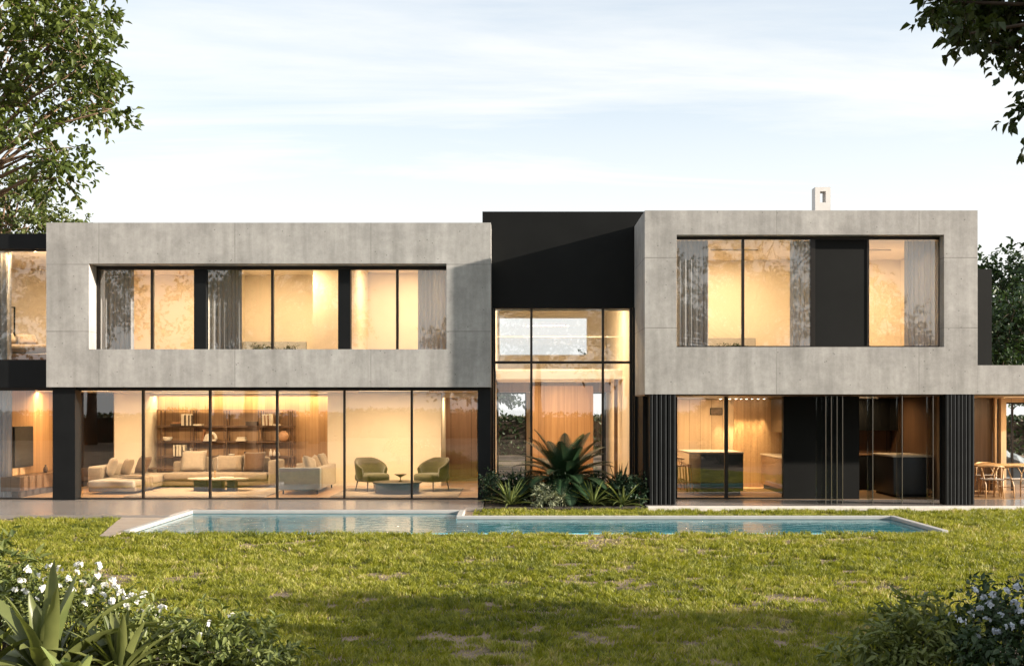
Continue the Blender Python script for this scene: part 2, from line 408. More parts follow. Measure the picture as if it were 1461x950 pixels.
def leaves(pos, dirs, nrm, length, width, fold=.25, droop=.15):
    """ovate folded leaves: arrays of base points, directions, normals, sizes -> verts, faces"""
    n = len(pos)
    d = norm(dirs); s = norm(np.cross(d, nrm)); u = np.cross(s, d)
    Ls = np.asarray(length).reshape(-1,1); W = np.asarray(width).reshape(-1,1)
    P = np.empty((n, 6, 3))
    P[:,0] = pos
    P[:,1] = pos + d*Ls*.32 + s*W*.5 + u*W*fold
    P[:,2] = pos + d*Ls*.68 + s*W*.36 + u*W*fold*.6 - u*Ls*droop*.4
    P[:,3] = pos + d*Ls - u*Ls*droop
    P[:,4] = pos + d*Ls*.68 - s*W*.36 + u*W*fold*.6 - u*Ls*droop*.4
    P[:,5] = pos + d*Ls*.32 - s*W*.5 + u*W*fold
    b = (np.arange(n)*6).reshape(-1,1)
    Fq = np.concatenate([b + np.array([[0,1,2,3]]), b + np.array([[0,3,4,5]])])
    return P.reshape(-1,3), Fq
def rand_dirs(n, zmin=-1., zmax=1.):
    z = rng.uniform(zmin, zmax, n); a = rng.uniform(0, 2*np.pi, n); r = np.sqrt(np.maximum(0, 1-z*z))
    return np.stack([r*np.cos(a), r*np.sin(a), z], 1)

def clump_leaves(clumps, size, per_twig=9, twig_len=.55, width=.62, droop=.5, dens=1.):
    """clumps (x,y,z,rx,rz,n_twigs): twigs grow outward through each clump, leaves sit along them"""
    pos, dr, nr, ln, tn = [], [], [], [], []; twigs = []
    for cx, cy, cz, rx, rz, nt in clumps:
        nt = max(3, int(nt*dens))
        o = rand_dirs(nt, -.75, 1.); rad = rng.uniform(.15, 1., (nt,1))**.6
        st = np.array([cx,cy,cz]) + o*rad*np.array([rx,rx,rz])*.72
        td = norm(o*.8 + rand_dirs(nt)*.55 + np.array([0,0,-.18*droop]))
        tl = twig_len*rng.uniform(.6, 1.25, (nt,1))
        ctone = rng.uniform(.2, .8)
        k = np.linspace(.15, 1., per_twig)
        for j in range(per_twig):
            p = st + td*tl*k[j] + np.array([0,0,-1])*(tl*k[j]**2*.28*droop) + rng.normal(0, size*.22, (nt,3))
            side = rand_dirs(nt)
            dd = norm(td*.6 + side*.85 + np.array([0,0,-.45*droop]))
            pos.append(p); dr.append(dd); nr.append(norm(rand_dirs(nt)*.7 + np.array([0,0,1.]) + .3*o))
            ln.append(size*rng.uniform(.65, 1.3, nt)); tn.append(np.clip(ctone*.5 + rng.uniform(0, .6, nt), 0, 1))
        for a, b, c in zip(st[:max(3, nt//3)], td, tl): twigs.append((a, a + b*c*.55 + np.array([0,0,-.05]), a + b*c + np.array([0,0,-.28*droop*c[0]])))
    pos = np.concatenate(pos); dr = np.concatenate(dr); nr = np.concatenate(nr); ln = np.concatenate(ln); tn = np.concatenate(tn)
    V, Fq = leaves(pos, dr, nr, ln, ln*width)
    return V, Fq, np.repeat(tn, 6), twigs

def tree(name, label, cat, base, fork, clumps, size, leafmat, barkmat='bark', r0=.2, group=None, per_twig=9, twig_len=.55, dens=1., droop=.5, limb_r=.07, twig_r=.007, width=.62, twigs_on=True):
    """trunk from base to fork, one limb per clump, a crown of separate leaves"""
    root = empty(name, base, label, cat, group)
    B = Vector(base)
    V, Fq, tn, twigs = clump_leaves(clumps, size, per_twig, twig_len, width, droop, dens)
    array_mesh('crown', V - np.array(base), Fq, leafmat, tn, root)
    bm = bmesh.new()
    fk = Vector(fork)
    mid = B.lerp(fk, .5) + Vector((random.uniform(-.12,.12), random.uniform(-.12,.12), 0))
    tube(bm, [Vector((0,0,-.15)), (mid-B)*.5 + Vector((.03,0,0)), mid-B, fk-B], [r0*1.35, r0*1.05, r0*.9, r0*.62], 10)
    for c in clumps:
        e = Vector(c[:3]); t = random.uniform(.55, 1.)
        s = mid.lerp(fk, t)
        dist = (e-s).length
        q = s.lerp(e, .35) + Vector((0,0,dist*.10)); q2 = s.lerp(e, .7) + Vector((0,0,dist*.08)) + Vector((random.uniform(-.1,.1),)*3)
        lr = min(limb_r*(.45+dist*.16), r0*.6)
        tube(bm, [s-B, q-B, q2-B, e-B], [lr, lr*.75, lr*.45, lr*.2], 7)
        if twigs_on:
            for k in range(5):
                a = s.lerp(e, random.uniform(.5, .95)) + Vector((0,0,dist*.05)); dd = Vector(rand_dirs(1)[0])*c[3]*.7
                tube(bm, [a-B, a-B+dd*.5+Vector((0,0,.03)), a-B+dd], [lr*.25, lr*.16, lr*.06], 5)
    if twigs_on:
        for a, b, c in twigs:
            tube(bm, [Vector(a)-B, Vector(b)-B, Vector(c)-B], [twig_r, twig_r*.8, twig_r*.4], 4, cap=False)
    mesh_obj('trunk', bm, barkmat, root)
    return root

def strap_leaf(V, Fc, T, base, az, el, length, width, droop, seg=9, fold=.35, taper=.25, twist=0., wave=0., tone=None):
    """one arching strap leaf with a V-shaped cross-section, appended to the lists"""
    d = np.array([math.cos(az)*math.cos(el), math.sin(az)*math.cos(el), math.sin(el)])
    p = np.array(base, float); st = length/seg; i0 = len(V)
    tone = rng.uniform(.15, .85) if tone is None else tone
    for k in range(seg+1):
        t = k/seg
        side = np.cross(d, [0,0,1.]); side /= max(1e-6, np.linalg.norm(side))
        up = np.cross(side, d)
        a = twist*t; sd = side*math.cos(a) + up*math.sin(a); un = np.cross(sd, d)
        w = width*(taper + (1-taper)*min(1, t/.28))*(max(0., 1-t**2.6))**.75 + .002
        wv = 1 + wave*math.sin(t*19+az*3)
        V += [p + sd*w*.5*wv + un*w*fold, p.copy(), p - sd*w*.5 + un*w*fold*wv]
        T += [tone + .1*t]*3
        if k < seg:
            b = i0 + 3*k
            Fc += [(b, b+1, b+4, b+3), (b+1, b+2, b+5, b+4)]
        p = p + d*st
        d = d + np.array([0,0,-1])*droop/seg; d /= np.linalg.norm(d)
def strap_plant(name, label, cat, base, specs, m, group=None, **kw):
    V, Fc, T = [], [], []
    for s in specs: strap_leaf(V, Fc, T, *s, **kw)
    o = array_mesh(name, np.array(V), np.array(Fc), m, T)
    o.location = base
    return tag(o, label, cat, group)
# ------------------------------------------------------------------ the setting: ground, terrace, pool basin
GZ = -.09       # lawn level
def setting():
    px0, px1, py0, py1, py2 = -6.66, 7.5, -5.95, -3.5, -2.3    # pool; its western third is deeper (to py2)
    xs = -1.1
    bm = bmesh.new()     # ground with the pool cut out
    X = [-400, px0-.12, xs+.12, px1+.12, 400]; Y = [-400, py0-.1, py1+.12, py2+.12, 400]
    for i in range(4):
        for j in range(4):
            if j == 1 and i in (1, 2): continue
            if j == 2 and i == 1: continue
            n = 1
            v = [bm.verts.new(p) for p in ((X[i],Y[j],GZ),(X[i+1],Y[j],GZ),(X[i+1],Y[j+1],GZ),(X[i],Y[j+1],GZ))]
            bm.faces.new(v)
    bmesh.ops.remove_doubles(bm, verts=bm.verts, dist=.0005)
    tag(mesh_obj('ground', bm, 'lawn_soil'), kind='structure')
    # terrace of polished stone in front of the living room
    bm = bmesh.new()
    box(bm, -17, -8.05, -3.45, .40, -.3, 0)
    box(bm, -8.05, px0-.122, -3.45, .40, -.3, 0); box(bm, px0-.122, xs+.122, py2+.122, .40, -.3, 0)
    box(bm, xs+.122, -.62, -1.75, .40, -.3, 0)
    tag(mesh_obj('terrace', bm, 'stone_terrace'), kind='structure')
    bm = bmesh.new(); box(bm, 2.93, 15, -1.38, .43, -.3, -.002)
    tag(mesh_obj('kitchen_terrace', bm, 'stone_terrace'), kind='structure')
    bm = bmesh.new(); rbox(bm, 2.93, 15, -1.62, -1.382, -.3, .004, .012, 2, smooth=False)
    tag(mesh_obj('terrace_kerb', bm, 'stone_edge'), kind='structure')
    bm = bmesh.new()
    x = px0-.122
    v = [bm.verts.new(p) for p in ((-6.98,-6.6,-.045),(x,-6.6,-.045),(x,-3.452,-.045),(-7.75,-3.452,-.045))]
    bm.faces.new(v); r = bmesh.ops.extrude_face_region(bm, geom=list(bm.faces))
    bmesh.ops.translate(bm, vec=(0,0,-.2), verts=[q for q in r['geom'] if isinstance(q, bmesh.types.BMVert)])
    tag(mesh_obj('paving', bm, 'stone_paving'), kind='structure')
    # planting bed soil
    bm = bmesh.new(); box(bm, -.60, 2.92, -1.62, .93, -.3, -.03)
    tag(mesh_obj('planting_bed', bm, 'mulch'), kind='structure')
    # pool
    pool = empty('swimming_pool', (.4, -4.3, 0), 'long swimming pool with blue water and pale stone coping beside the lawn', 'pool')
    def part(name, bm, m): o = mesh_obj(name, bm, m, pool); o.matrix_parent_inverse = Matrix.Translation((-.4, 4.3, 0)); return o
    bm = bmesh.new(); D = -.95
    out = [(px0,py0),(px1,py0),(px1,py1),(xs,py1),(xs,py2),(px0,py2)]
    lo = [bm.verts.new((x,y,D)) for x,y in out]; hi = [bm.verts.new((x,y,-.075)) for x,y in out]
    bm.faces.new(lo)
    for k in range(6): bm.faces.new((lo[k], lo[(k+1)%6], hi[(k+1)%6], hi[k]))
    part('basin', bm, 'pool_mosaic')
    bm = bmesh.new(); w = .12; z0, z1 = -.3, -.012
    for b in ((px0-w, px0, py0-.1, py2+w), (px1, px1+w, py0-.1, py1+w), (px0, px1, py0-.1, py0), (xs, px1, py1, py1+w), (px0, xs, py2, py2+w), (xs, xs+w, py1+w, py2+w)):
        rbox(bm, *b, z0, z1 if b[3]-b[2] > .105 else -.088, .012, 2, smooth=False)
    part('coping', bm, 'coping_stone')
    bm = bmesh.new(); bm.faces.new([bm.verts.new((x,y,-.082)) for x,y in out])
    part('water_surface', bm, 'water_surface')
setting()

# ------------------------------------------------------------------ the house
house = empty('modern_house', (0, 0, 0), 'two storey modern house of raw concrete boxes, black panels and lit glass walls', 'house')
SPLIT = ('interior_wall', 'dark_wood_wall', 'wood_wall', 'rear_wall', 'black_wing', 'door_frame', 'black_volume')
def HB(name, m, *bs):
    if name in SPLIT:
        for b in bs: o = boxes(name, m, house, b)
        return o
    return boxes(name, m, house, *bs)
def window(y, frame_boxes, panes, label=None, frame_mat='bronze_frame', gm='window_glass', tilt=.12):
    f = boxes('window', frame_mat, house, *frame_boxes)
    if label: f['label'] = label
    for x0, x1, z0, z1 in panes:
        bm = bmesh.new()
        cx, cz = (x0+x1)/2, (z0+z1)/2; a, b = R(random.uniform(-tilt, tilt)), R(random.uniform(-tilt, tilt))
        vs = []
        for x, z in ((x0,z0),(x1,z0),(x1,z1),(x0,z1)):
            vs.append(bm.verts.new((x, y + (x-cx)*math.tan(a) + (z-cz)*math.tan(b), z)))
        bm.faces.new(vs)
        mesh_obj('pane', bm, gm, f)
    return f

# --- west box: concrete upper storey
WX0, WX1, WZ0, WZ1 = -10.71, -.48, 2.61, 6.39
OX0, OX1, OZ0, OZ1 = -9.73, -1.50, 3.48, 5.45
bm = bmesh.new()
frame_plate(bm, (WX0, WX1, WZ0, WZ1), (OX0, OX1, OZ0, OZ1), 0, .5)
box(bm, WX0+.003, WX0+.25, .5, 9, WZ0, WZ1-.003); box(bm, WX1-.25, WX1-.003, .5, 9, WZ0, WZ1-.003)
box(bm, WX0+.25, WX1-.25, 8.8, 9, WZ0, WZ1-.003)
o = mesh_obj('concrete_storey', bm, 'concrete_west', house); o['label'] = 'wide concrete upper storey above the living room'
HB('roof', 'roof_gravel', (WX0+.25, WX1-.25, .5, 8.8, 6.2, 6.3))
HB('interior_ceiling', 'ceiling_plaster', (WX0+.25, WX1-.25, .51, 4.2, 5.70, 5.76))
HB('interior_floor', 'oak_floor', (WX0+.25, WX1-.25, .51, 8.8, 2.74, 2.95))
p1 = (-7.43, -7.15); p2 = (-4.06, -3.77)
HB('interior_wall', 'cream_plaster', (WX0+.25, p1[0]+.02, 4.2, 4.3, 2.95, 5.70), (p1[1]-.02, p2[0]+.02, 4.2, 4.3, 2.95, 5.70), (p2[1]-.02, WX1-.25, 3.7, 3.8, 2.95, 5.70),
   (WX0+.25, WX0+.35, .52, 4.2, 2.95, 5.70), (WX1-.36, WX1-.253, .52, 3.7, 2.95, 5.70),
   (p1[0]+.02, p1[1]-.02, .62, 4.3, 2.95, 5.70), (p2[0]+.02, p2[1]-.02, .62, 4.3, 2.95, 5.70), (-5.05, -4.045, 2.6, 4.195, 2.951, 5.695), (-2.0, -1.7, 3.0, 3.695, 2.951, 5.695))
wy = .5
fx = [PX(217.5, wy), PX(389, wy), PX(567, wy)]
zt, zb = 5.365, 3.505
fb = [(OX0+.002, OX1-.002, wy-.05, wy+.06, zt, OZ1-.002), (OX0+.002, OX1-.002, wy-.05, wy+.06, OZ0+.002, zb),
      (OX0+.002, OX0+.06, wy-.05, wy+.06, zb, zt), (OX1-.03, OX1-.002, wy-.05, wy+.06, zb, zt)]
for x in fx: fb.append((x-.03, x+.03, wy-.045, wy+.055, zb, zt))
ed = [OX0+.06, fx[0]-.03, fx[0]+.03, p1[0], p1[1], fx[1]-.03, fx[1]+.03, p2[0], p2[1], fx[2]-.03, fx[2]+.03, OX1-.03]
window(wy, fb, [(ed[i], ed[i+1], zb, zt) for i in range(0, 12, 2)], 'ribbon window of the wide concrete box')
for a, b in (p1, p2): HB('dark_panel', 'black_metal', (a, b, wy-.10, wy+.11, zb, zt))

# --- living room below it
LY = .4
HB('interior_floor', 'oak_floor', (-16, -.6, LY+.06, 9, -.2, 0))
HB('interior_ceiling', 'ceiling_plaster', (-16, -.8, LY+.06, 9, 2.565, 2.60))
HB('wood_wall', 'oak_wall_side', (-12.25, -12.1, .8, 5.25, 0, 2.56))
HB('dark_wood_wall', 'walnut', (-12.25, -12.09, 5.25, 9, 0, 2.56), (-12.09, -10.9, 8.3, 8.4, 0, 2.56), (-11.02, -10.925, 5.05, 8.3, 0, 2.56))  # dimness of the passage painted in as darker wood
HB('interior_wall', 'cream_plaster', (-10.92, -10.11, 4.85, 5.05, 0, 2.56), (-5.06, -1.94, 4.85, 5.05, 0, 2.56), (-10.2, -10.11, 5.05, 6.0, 0, 2.56), (-5.06, -4.96, 5.05, 6.0, 0, 2.56))
HB('wood_wall', 'oak_wall', (-10.3, -4.9, 6.0, 6.1, 0, 2.56))
HB('wood_wall', 'brown_wall', (-2.2, -1.02, 7.0, 7.1, .1, 2.45))
HB('interior_wall', 'cream_plaster', (-2.04, -1.94, 5.05, 7.0, 0, 2.56), (-2.2, -.9, 7.1, 7.2, 0, 2.56), (-1.92, -.8, 4.9, 5.0, 2.42, 2.56))
HB('light_pelmet', 'cream_plaster', (-10.1, -5.07, 5.3, 5.34, 2.47, 2.56))
fx = [PX(v, LY) for v in (204.5, 300, 395.5, 491.5, 587.5)]
x0, x1 = PX(109, LY), PX(682, LY); zt, zb = 2.535, .035
fb = [(x0-.03, x1, LY-.05, LY+.055, zt, 2.603), (x0-.03, x1, LY-.05, LY+.055, .004, zb), (x0-.03, x0+.035, LY-.05, LY+.055, zb, zt)]
for x in fx: fb.append((x-.025, x+.025, LY-.045, LY+.05, zb, zt))
e = [x0+.035] + sum([[x-.025, x+.025] for x in fx], []) + [x1]
window(LY, fb, [(e[i], e[i+1], zb, zt) for i in range(0, 12, 2)], 'sliding glass wall of the living room')
HB('dark_column', 'black_metal', (PX(75, .15), PX(107, .15), .15, .52, .002, 2.607))
HB('dark_column', 'black_metal', (PX(682, LY)+.002, WX1-.003, .18, .6, .002, 2.607), (PX(682,LY)+.05, -.6, .6, 9, .002, 2.56))
HB('dark_beam', 'black_metal', (WX0+.05, WX1-.05, .2, LY-.052, 2.56, 2.607))

# --- far west wing, dark
y = .4
HB('black_wing', 'black_metal', (-17, WX0-.002, y-.15, y+.2, 5.82, 6.18), (-17, WX0-.002, y-.15, y+.2, 2.60, 3.23), (-17, WX0-.002, y+.2, 9, 6.06, 6.17), (-17, -16.8, y+.2, 9, 0, 6.06), (-16.8, WX0-.002, 8.8, 9, 0, 6.06))
HB('interior_ceiling', 'ceiling_plaster', (-16.8, WX0-.002, y+.2, 4.6, 5.86, 5.95))
HB('interior_floor', 'oak_floor', (-16.8, WX0-.002, y+.2, 8.8, 3.05, 3.19))
HB('interior_wall', 'cream_plaster', (-16.8, WX0-.002, 4.2, 4.3, 3.19, 5.86), (WX0-.1, WX0-.003, y+.21, 4.2, 3.19, 5.86))
window(y, [(-14.2, WX0-.002, y-.03, y+.03, 3.23, 3.26), (-14.2, WX0-.002, y-.03, y+.03, 5.79, 5.82), (-14.2, -14.16, y-.03, y+.03, 3.26, 5.79)], [(-14.16, WX0-.004, 3.26, 5.79)], 'bedroom window of the dark wing')
x1 = PX(75, .15)
window(LY, [(-16, x1-.03, LY-.05, LY+.055, 2.535, 2.603), (-16, x1-.03, LY-.05, LY+.055, .004, .035), (x1-.06, x1-.031, LY-.05, LY+.055, .035, 2.535)], [(-16, x1-.06, .035, 2.535)], 'glass beside the television wall')

# --- entrance hall and the black volume over it
HY = .95; HZ = 4.52; HT = 6.82
hx0, hx1 = -.70, 2.98
HB('black_volume', 'black_panel', (hx0, hx1-.052, HY, HY+.3, HZ, HT), (hx1-.052, hx1+1.2, HY, HY+.3, 6.475, HT), (hx1+.9, hx1+1.2, HY+.3, 7.7, 6.475, HT-.003), (hx0, hx0+.2, HY+.3, 8.2, HZ, HT-.003), (hx1-.252, hx1-.055, HY+.3, 8.2, 5.22, HT-.003), (hx0+.2, hx1-.252, 8.0, 8.2, 5.3, HT-.003))
HB('roof', 'roof_gravel', (hx0+.2, hx1-.252, HY+.3, 8.0, HT-.2, HT-.1))
HB('interior_ceiling', 'ceiling_plaster', (-.45, 2.9, HY+.302, 8.0, 5.1, 5.2))
HB('interior_wall', 'white_plaster', (-.45, -.40, HY+.12, 8.0, 3.1, 5.1), (-.45, 2.9, HY+.302, HY+.34, HZ-.04, 5.1))
HB('interior_wall', 'cream_plaster', (2.86, 2.92, HY+.12, 8.0, .0, 5.1), (-.598, -.45, HY+.12, 8.0, 0, 3.1))
HB('interior_floor', 'oak_floor', (-.6, 2.95, HY+.05, 9, -.2, -.004))
HB('gallery', 'white_plaster', (-.40, 2.86, 3.0, 8.0, 2.88, 3.10))
# rear wall, upper: a wide window; lower: two doorway openings to the garden
zA, zB = PZ(508, 8), PZ(452, 8); xA, xB = -.41, PX(839, 8)
HB('rear_wall', 'cream_plaster', (-.45, xB, 8.0, 8.12, 3.1, zA), (-.45, xB, 8.0, 8.12, zB, 5.1), (xB, 2.86, 8.0, 8.12, 3.1, 5.1), (-.45, 2.86, 8.0, 8.12, 2.62, 3.1))
xc0, xc1 = PX(751, 8), PX(840, 8)
HB('rear_wall', 'cream_plaster', (xc0, xc1, 8.0, 8.12, 0, 2.62))
HB('wood_wall', 'oak_wall', (PX(757, 6.5), PX(846, 6.5), 6.4, 6.5, 0, 2.78))
HB('wood_wall', 'walnut_furniture', (-.40, 2.86, 6.5, 6.56, 2.60, 2.875))
window(8.06, [(xA, xB, 8.03, 8.09, zA, zA+.04), (xA, xB, 8.03, 8.09, zB-.04, zB), (xA, xA+.04, 8.03, 8.09, zA+.04, zB-.04), (xB-.04, xB, 8.03, 8.09, zA+.04, zB-.04)], [(xA+.04, xB-.04, zA+.04, zB-.04)], 'rear window of the gallery', 'white_plaster', gm='rear_glass')
window(8.06, [(-.44, -.40, 8.03, 8.09, 0, 2.62), (xc0-.04, xc0, 8.03, 8.09, 0, 2.62), (-.40, xc0-.04, 8.03, 8.09, 2.58, 2.62)], [(-.40, xc0-.04, 0, 2.58)], 'rear garden door of the hall', gm='rear_glass')
window(8.06, [(xc1, xc1+.04, 8.03, 8.09, 0, 2.62), (2.82, 2.86, 8.03, 8.09, 0, 2.62), (xc1+.04, 2.82, 8.03, 8.09, 2.58, 2.62)], [(xc1+.04, 2.82, 0, 2.58)], 'rear garden door of the hall', gm='rear_glass')
HB('slim_column', 'walnut_furniture', (PX(876, 3.2), PX(881, 3.2), 3.14, 3.2, 0, 2.88))
b = HB('balustrade', 'white_plaster', (-.40, 2.86, 3.02, 3.06, 3.10, 3.14), (-.40, 2.86, 3.02, 3.06, 3.96, 3.98))
bm = bmesh.new(); bm.faces.new([bm.verts.new(p) for p in ((-.40,3.04,3.14),(2.86,3.04,3.14),(2.86,3.04,3.96),(-.40,3.04,3.96))])
mesh_obj('balustrade_pane', bm, 'balustrade_glass', b)
gy = 1.06
X = [PX(707, gy), PX(758, gy), PX(860, gy), PX(898, gy)]; zt = PZ(441, gy); zm = PZ(517, gy)
fb = [(X[0]-.05, X[0], gy-.05, gy+.05, 0, zt), (X[3], X[3]+.06, gy-.05, gy+.05, 0, zt), (X[0]-.05, X[3]+.06, gy-.052, gy+.052, zt, HZ+.03),
      (X[1]-.028, X[1]+.028, gy-.05, gy+.05, 0, zt), (X[2]-.028, X[2]+.028, gy-.05, gy+.05, 0, zt)]
for i in range(3):
    a = X[i] + (.028 if i else 0); c = X[i+1] - (.028 if i < 2 else 0)
    fb.append((a, c, gy-.047, gy+.047, zm-.03, zm+.03))
ps = []
for i in range(3):
    a = X[i] + (.028 if i else 0); c = X[i+1] - (.028 if i < 2 else 0)
    ps += [(a, c, .0, zm-.03), (a, c, zm+.03, zt)]
window(gy, fb, ps, 'double height glass wall of the entrance hall')
HB('dark_column', 'black_metal', (-.596, X[0]-.052, HY-.15, HY+.11, -.02, HZ-.005))
HB('dark_column', 'black_metal', (X[3]+.062, 2.93, HY-.1, HY+.11, -.02, HZ-.005))

# --- east box: taller concrete upper storey
EX0, EX1, EZ0, EZ1 = 2.93, 10.25, 2.43, 6.47
QX0, QX1, QZ0, QZ1 = PX(965.5, -1.1), PX(1347, -1.1), PZ(495, -1.1), PZ(335, -1.1)
bm = bmesh.new()
frame_plate(bm, (EX0, EX1, EZ0, EZ1), (QX0, QX1, QZ0, QZ1), -1.1, -.85)
box(bm, EX0+.003, EX0+.25, -.85, 8, EZ0, EZ1-.003); box(bm, EX1-.25, EX1-.003, -.85, 8, EZ0, EZ1-.003)
box(bm, EX0+.25, EX1-.25, 7.8, 8, EZ0, EZ1-.003)
o = mesh_obj('concrete_storey', bm, 'concrete_east', house); o['label'] = 'taller projecting concrete box above the kitchen'
HB('roof', 'roof_gravel', (EX0+.25, EX1-.25, -.85, 7.8, 6.25, 6.35))
HB('interior_ceiling', 'ceiling_plaster', (EX0+.25, EX1-.25, -.76, 2.7, 5.90, 5.95))
HB('interior_floor', 'oak_floor', (EX0+.25, EX1-.25, -.76, 7.8, 2.7, 2.95))
HB('interior_wall', 'cream_plaster', (EX0+.25, EX1-.25, 2.7, 2.8, 2.95, 5.90), (EX0+.25, EX0+.32, -.75, 2.7, 2.95, 5.90), (EX1-.34, EX1-.255, -.75, 2.7, 2.95, 5.90), (7.2, 7.32, -.6, 2.7, 2.95, 5.90))
wy = -.84
zt, zb = PZ(342, wy), PZ(493.5, wy)
xm = PX(1060, wy); xa, xb, xr = PX(1156, wy), PX(1240, wy), PX(1341, wy)
fb = [(QX0+.002, QX1-.002, wy-.008, wy+.07, zt, QZ1-.002), (QX0+.002, QX1-.002, wy-.008, wy+.07, QZ0+.002, zb), (xr, QX1-.002, wy-.008, wy+.07, zb, zt),
      (QX0+.002, QX0+.04, wy-.006, wy+.07, zb, zt), (xm-.03, xm+.03, wy-.006, wy+.06, zb, zt), (xa, xa+.11, wy-.006, wy+.06, zb, zt), (xb-.05, xb, wy-.006, wy+.06, zb, zt)]
window(wy, fb, [(QX0+.04, xm-.03, zb, zt), (xm+.03, xa, zb, zt), (xb, xr, zb, zt)], 'wide bedroom window of the projecting concrete box')
HB('dark_panel', 'black_panel', (xa+.11, xb-.05, wy+.01, wy+.08, zb, zt))
# chimney with a slot through it
cy = 1.5
cx0, cx1, cz1 = PX(1163, cy), PX(1185, cy), PZ(267, cy)
bm = bmesh.new(); frame_plate(bm, (cx0, cx1, 6.3, cz1), (PX(1170, cy), PX(1178.3, cy), PZ(289, cy), PZ(273, cy)), cy, cy+.30, .01)
mesh_obj('chimney', bm, 'chimney_render', house)
# low wing at the east end
HB('concrete_canopy', 'concrete_east', (EX1+.002, 16, -1.1, 5.5, EZ0, PZ(521, -1.1)))
HB('roof_box', 'black_panel', (EX1+.004, PX(1415, .6), .6, 3.8, 3.0, PZ(384, .6)))

# --- kitchen under the east box
KY = .5; kc = 2.40
HB('interior_floor', 'oak_floor', (2.952, 10.2, KY-.06, 8, -.2, 0))
HB('interior_ceiling', 'walnut_furniture', (2.95, 10.2, -.9, 8, kc, kc+.025))
HB('black_wall', 'black_panel', (2.88, PX(965, KY), KY-.05, KY+.06, 0, kc))
HB('interior_wall', 'oak_pale', (2.96, 6.0, 4.4, 4.5, 0, kc), (2.96, 3.06, KY+.07, 4.4, 0, kc))
HB('wood_wall', 'oak_wall', (6.0, 7.45, 4.35, 4.45, 0, kc))
HB('dark_wood_wall', 'walnut', (7.36, 7.46, KY+.12, 4.35, 0, kc))
x0, x1, xm = PX(966, KY), PX(1117, KY), PX(1036, KY); zt, zb = PZ(566, KY), .035
window(KY, [(x0-.05, x1, KY-.04, KY+.05, zt, kc-.002), (x0-.05, x1, KY-.04, KY+.05, .003, zb), (x0-.05, x0, KY-.04, KY+.05, zb, zt), (xm-.04, xm+.04, KY-.04, KY+.05, zb, zt)],
       [(x0, xm-.04, zb, zt), (xm+.04, x1, zb, zt)], 'sliding glass wall of the kitchen')
HB('black_wall', 'black_panel', (x1, PX(1225, KY), KY-.05, KY+.12, 0, kc))
# scullery further east
HB('dark_wood_wall', 'walnut_furniture', (7.46, 10.2, 4.0, 4.1, 0, kc), (10.1, 10.2, .2, 4.0, 0, kc))
HB('wood_wall', 'oak_wall', (PX(1337, .6), PX(1349, .6), .5, .62, 0, kc))
# frameless folding glass leaves, their bright polished edges face the garden
for i, (px, w) in enumerate(((1178, .75), (1186, .75), (1194, .75), (1202, .75), (1245, .35), (1287, .35), (1331, .35))):
    bm = bmesh.new(); x = PX(px, -1.0); box(bm, x-.009, x+.009, -1.0, -1.0+w, .002, kc-.002)
    mesh_obj('glass_leaf', bm, 'glass_edge', house)
    bm = bmesh.new(); box(bm, x-.0085, x+.0085, -1.016, -1.0, .002, kc-.002)
    mesh_obj('leaf_edge', bm, 'steel', house)
def fins(x0, x1, n, label):
    bm = bmesh.new(); p = (x1-x0)/n
    for i in range(n):
        a = x0 + i*p
        box(bm, a+p*.2, a+p*.62, -1.08, -.80, .006, EZ0-.004)
        box(bm, a+p*.62, a+p*.86, -1.085, -.80, .006, EZ0-.004)  # lighter rib carries the painted sunlit edge of the fin
        for f in bm.faces[-6:] if False else []: pass
    bm.faces.ensure_lookup_table()
    for k, f in enumerate(bm.faces): f.material_index = (k//6) % 2
    box(bm, x0, x1, -.80, -.76, .004, EZ0-.003)
    bm.faces.ensure_lookup_table()
    for f in bm.faces[-6:]: f.material_index = 0
    o = mesh_obj('fin_screen', bm, ['charcoal_fin', 'charcoal_highlight'], house); o['label'] = label
fins(PX(926, -1.1), PX(965, -1.1), 6, 'narrow screen of dark upright fins beside the planting bed')
fins(PX(1349, -1.1), PX(1391, -1.1), 8, 'wider screen of dark upright fins beside the dining terrace')
HB('black_wall', 'black_panel', (2.945, PX(926, -1.1)-.02, -.6, KY-.06, .0, kc))
# dining room at the east end
HB('interior_ceiling', 'oak_pale', (10.25, 16, -.9, 5.4, EZ0-.03, EZ0-.004))
HB('dark_wood_wall', 'walnut', (10.25, PX(1418, 3.4), 3.3, 3.4, 0, EZ0-.03))
HB('door_frame', 'oak_pale', (PX(1417, 3.2), PX(1420, 3.2), 3.1, 3.2, 0, EZ0-.03), (PX(1424.5, 3.2), PX(1432, 3.2), 3.05, 3.2, 0, EZ0-.03), (PX(1432, 3.2), 15.9, 3.05, 3.2, 2.28, EZ0-.03))
window(3.15, [(PX(1444, 3.15)-.02, PX(1444, 3.15)+.02, 3.12, 3.18, 0, 2.24), (15.3, 15.36, 3.12, 3.18, 0, 2.24), (PX(1432, 3.2)+.002, 15.36, 3.12, 3.18, 2.24, 2.279)], [(PX(1432, 3.2), PX(1444, 3.15)-.02, 0, 2.24), (PX(1444, 3.15)+.02, 15.3, 0, 2.24)], 'rear window of the dining terrace', gm='rear_glass')
HB('interior_floor', 'oak_floor', (10.2, 16, .432, 5.5, -.2, -.001))
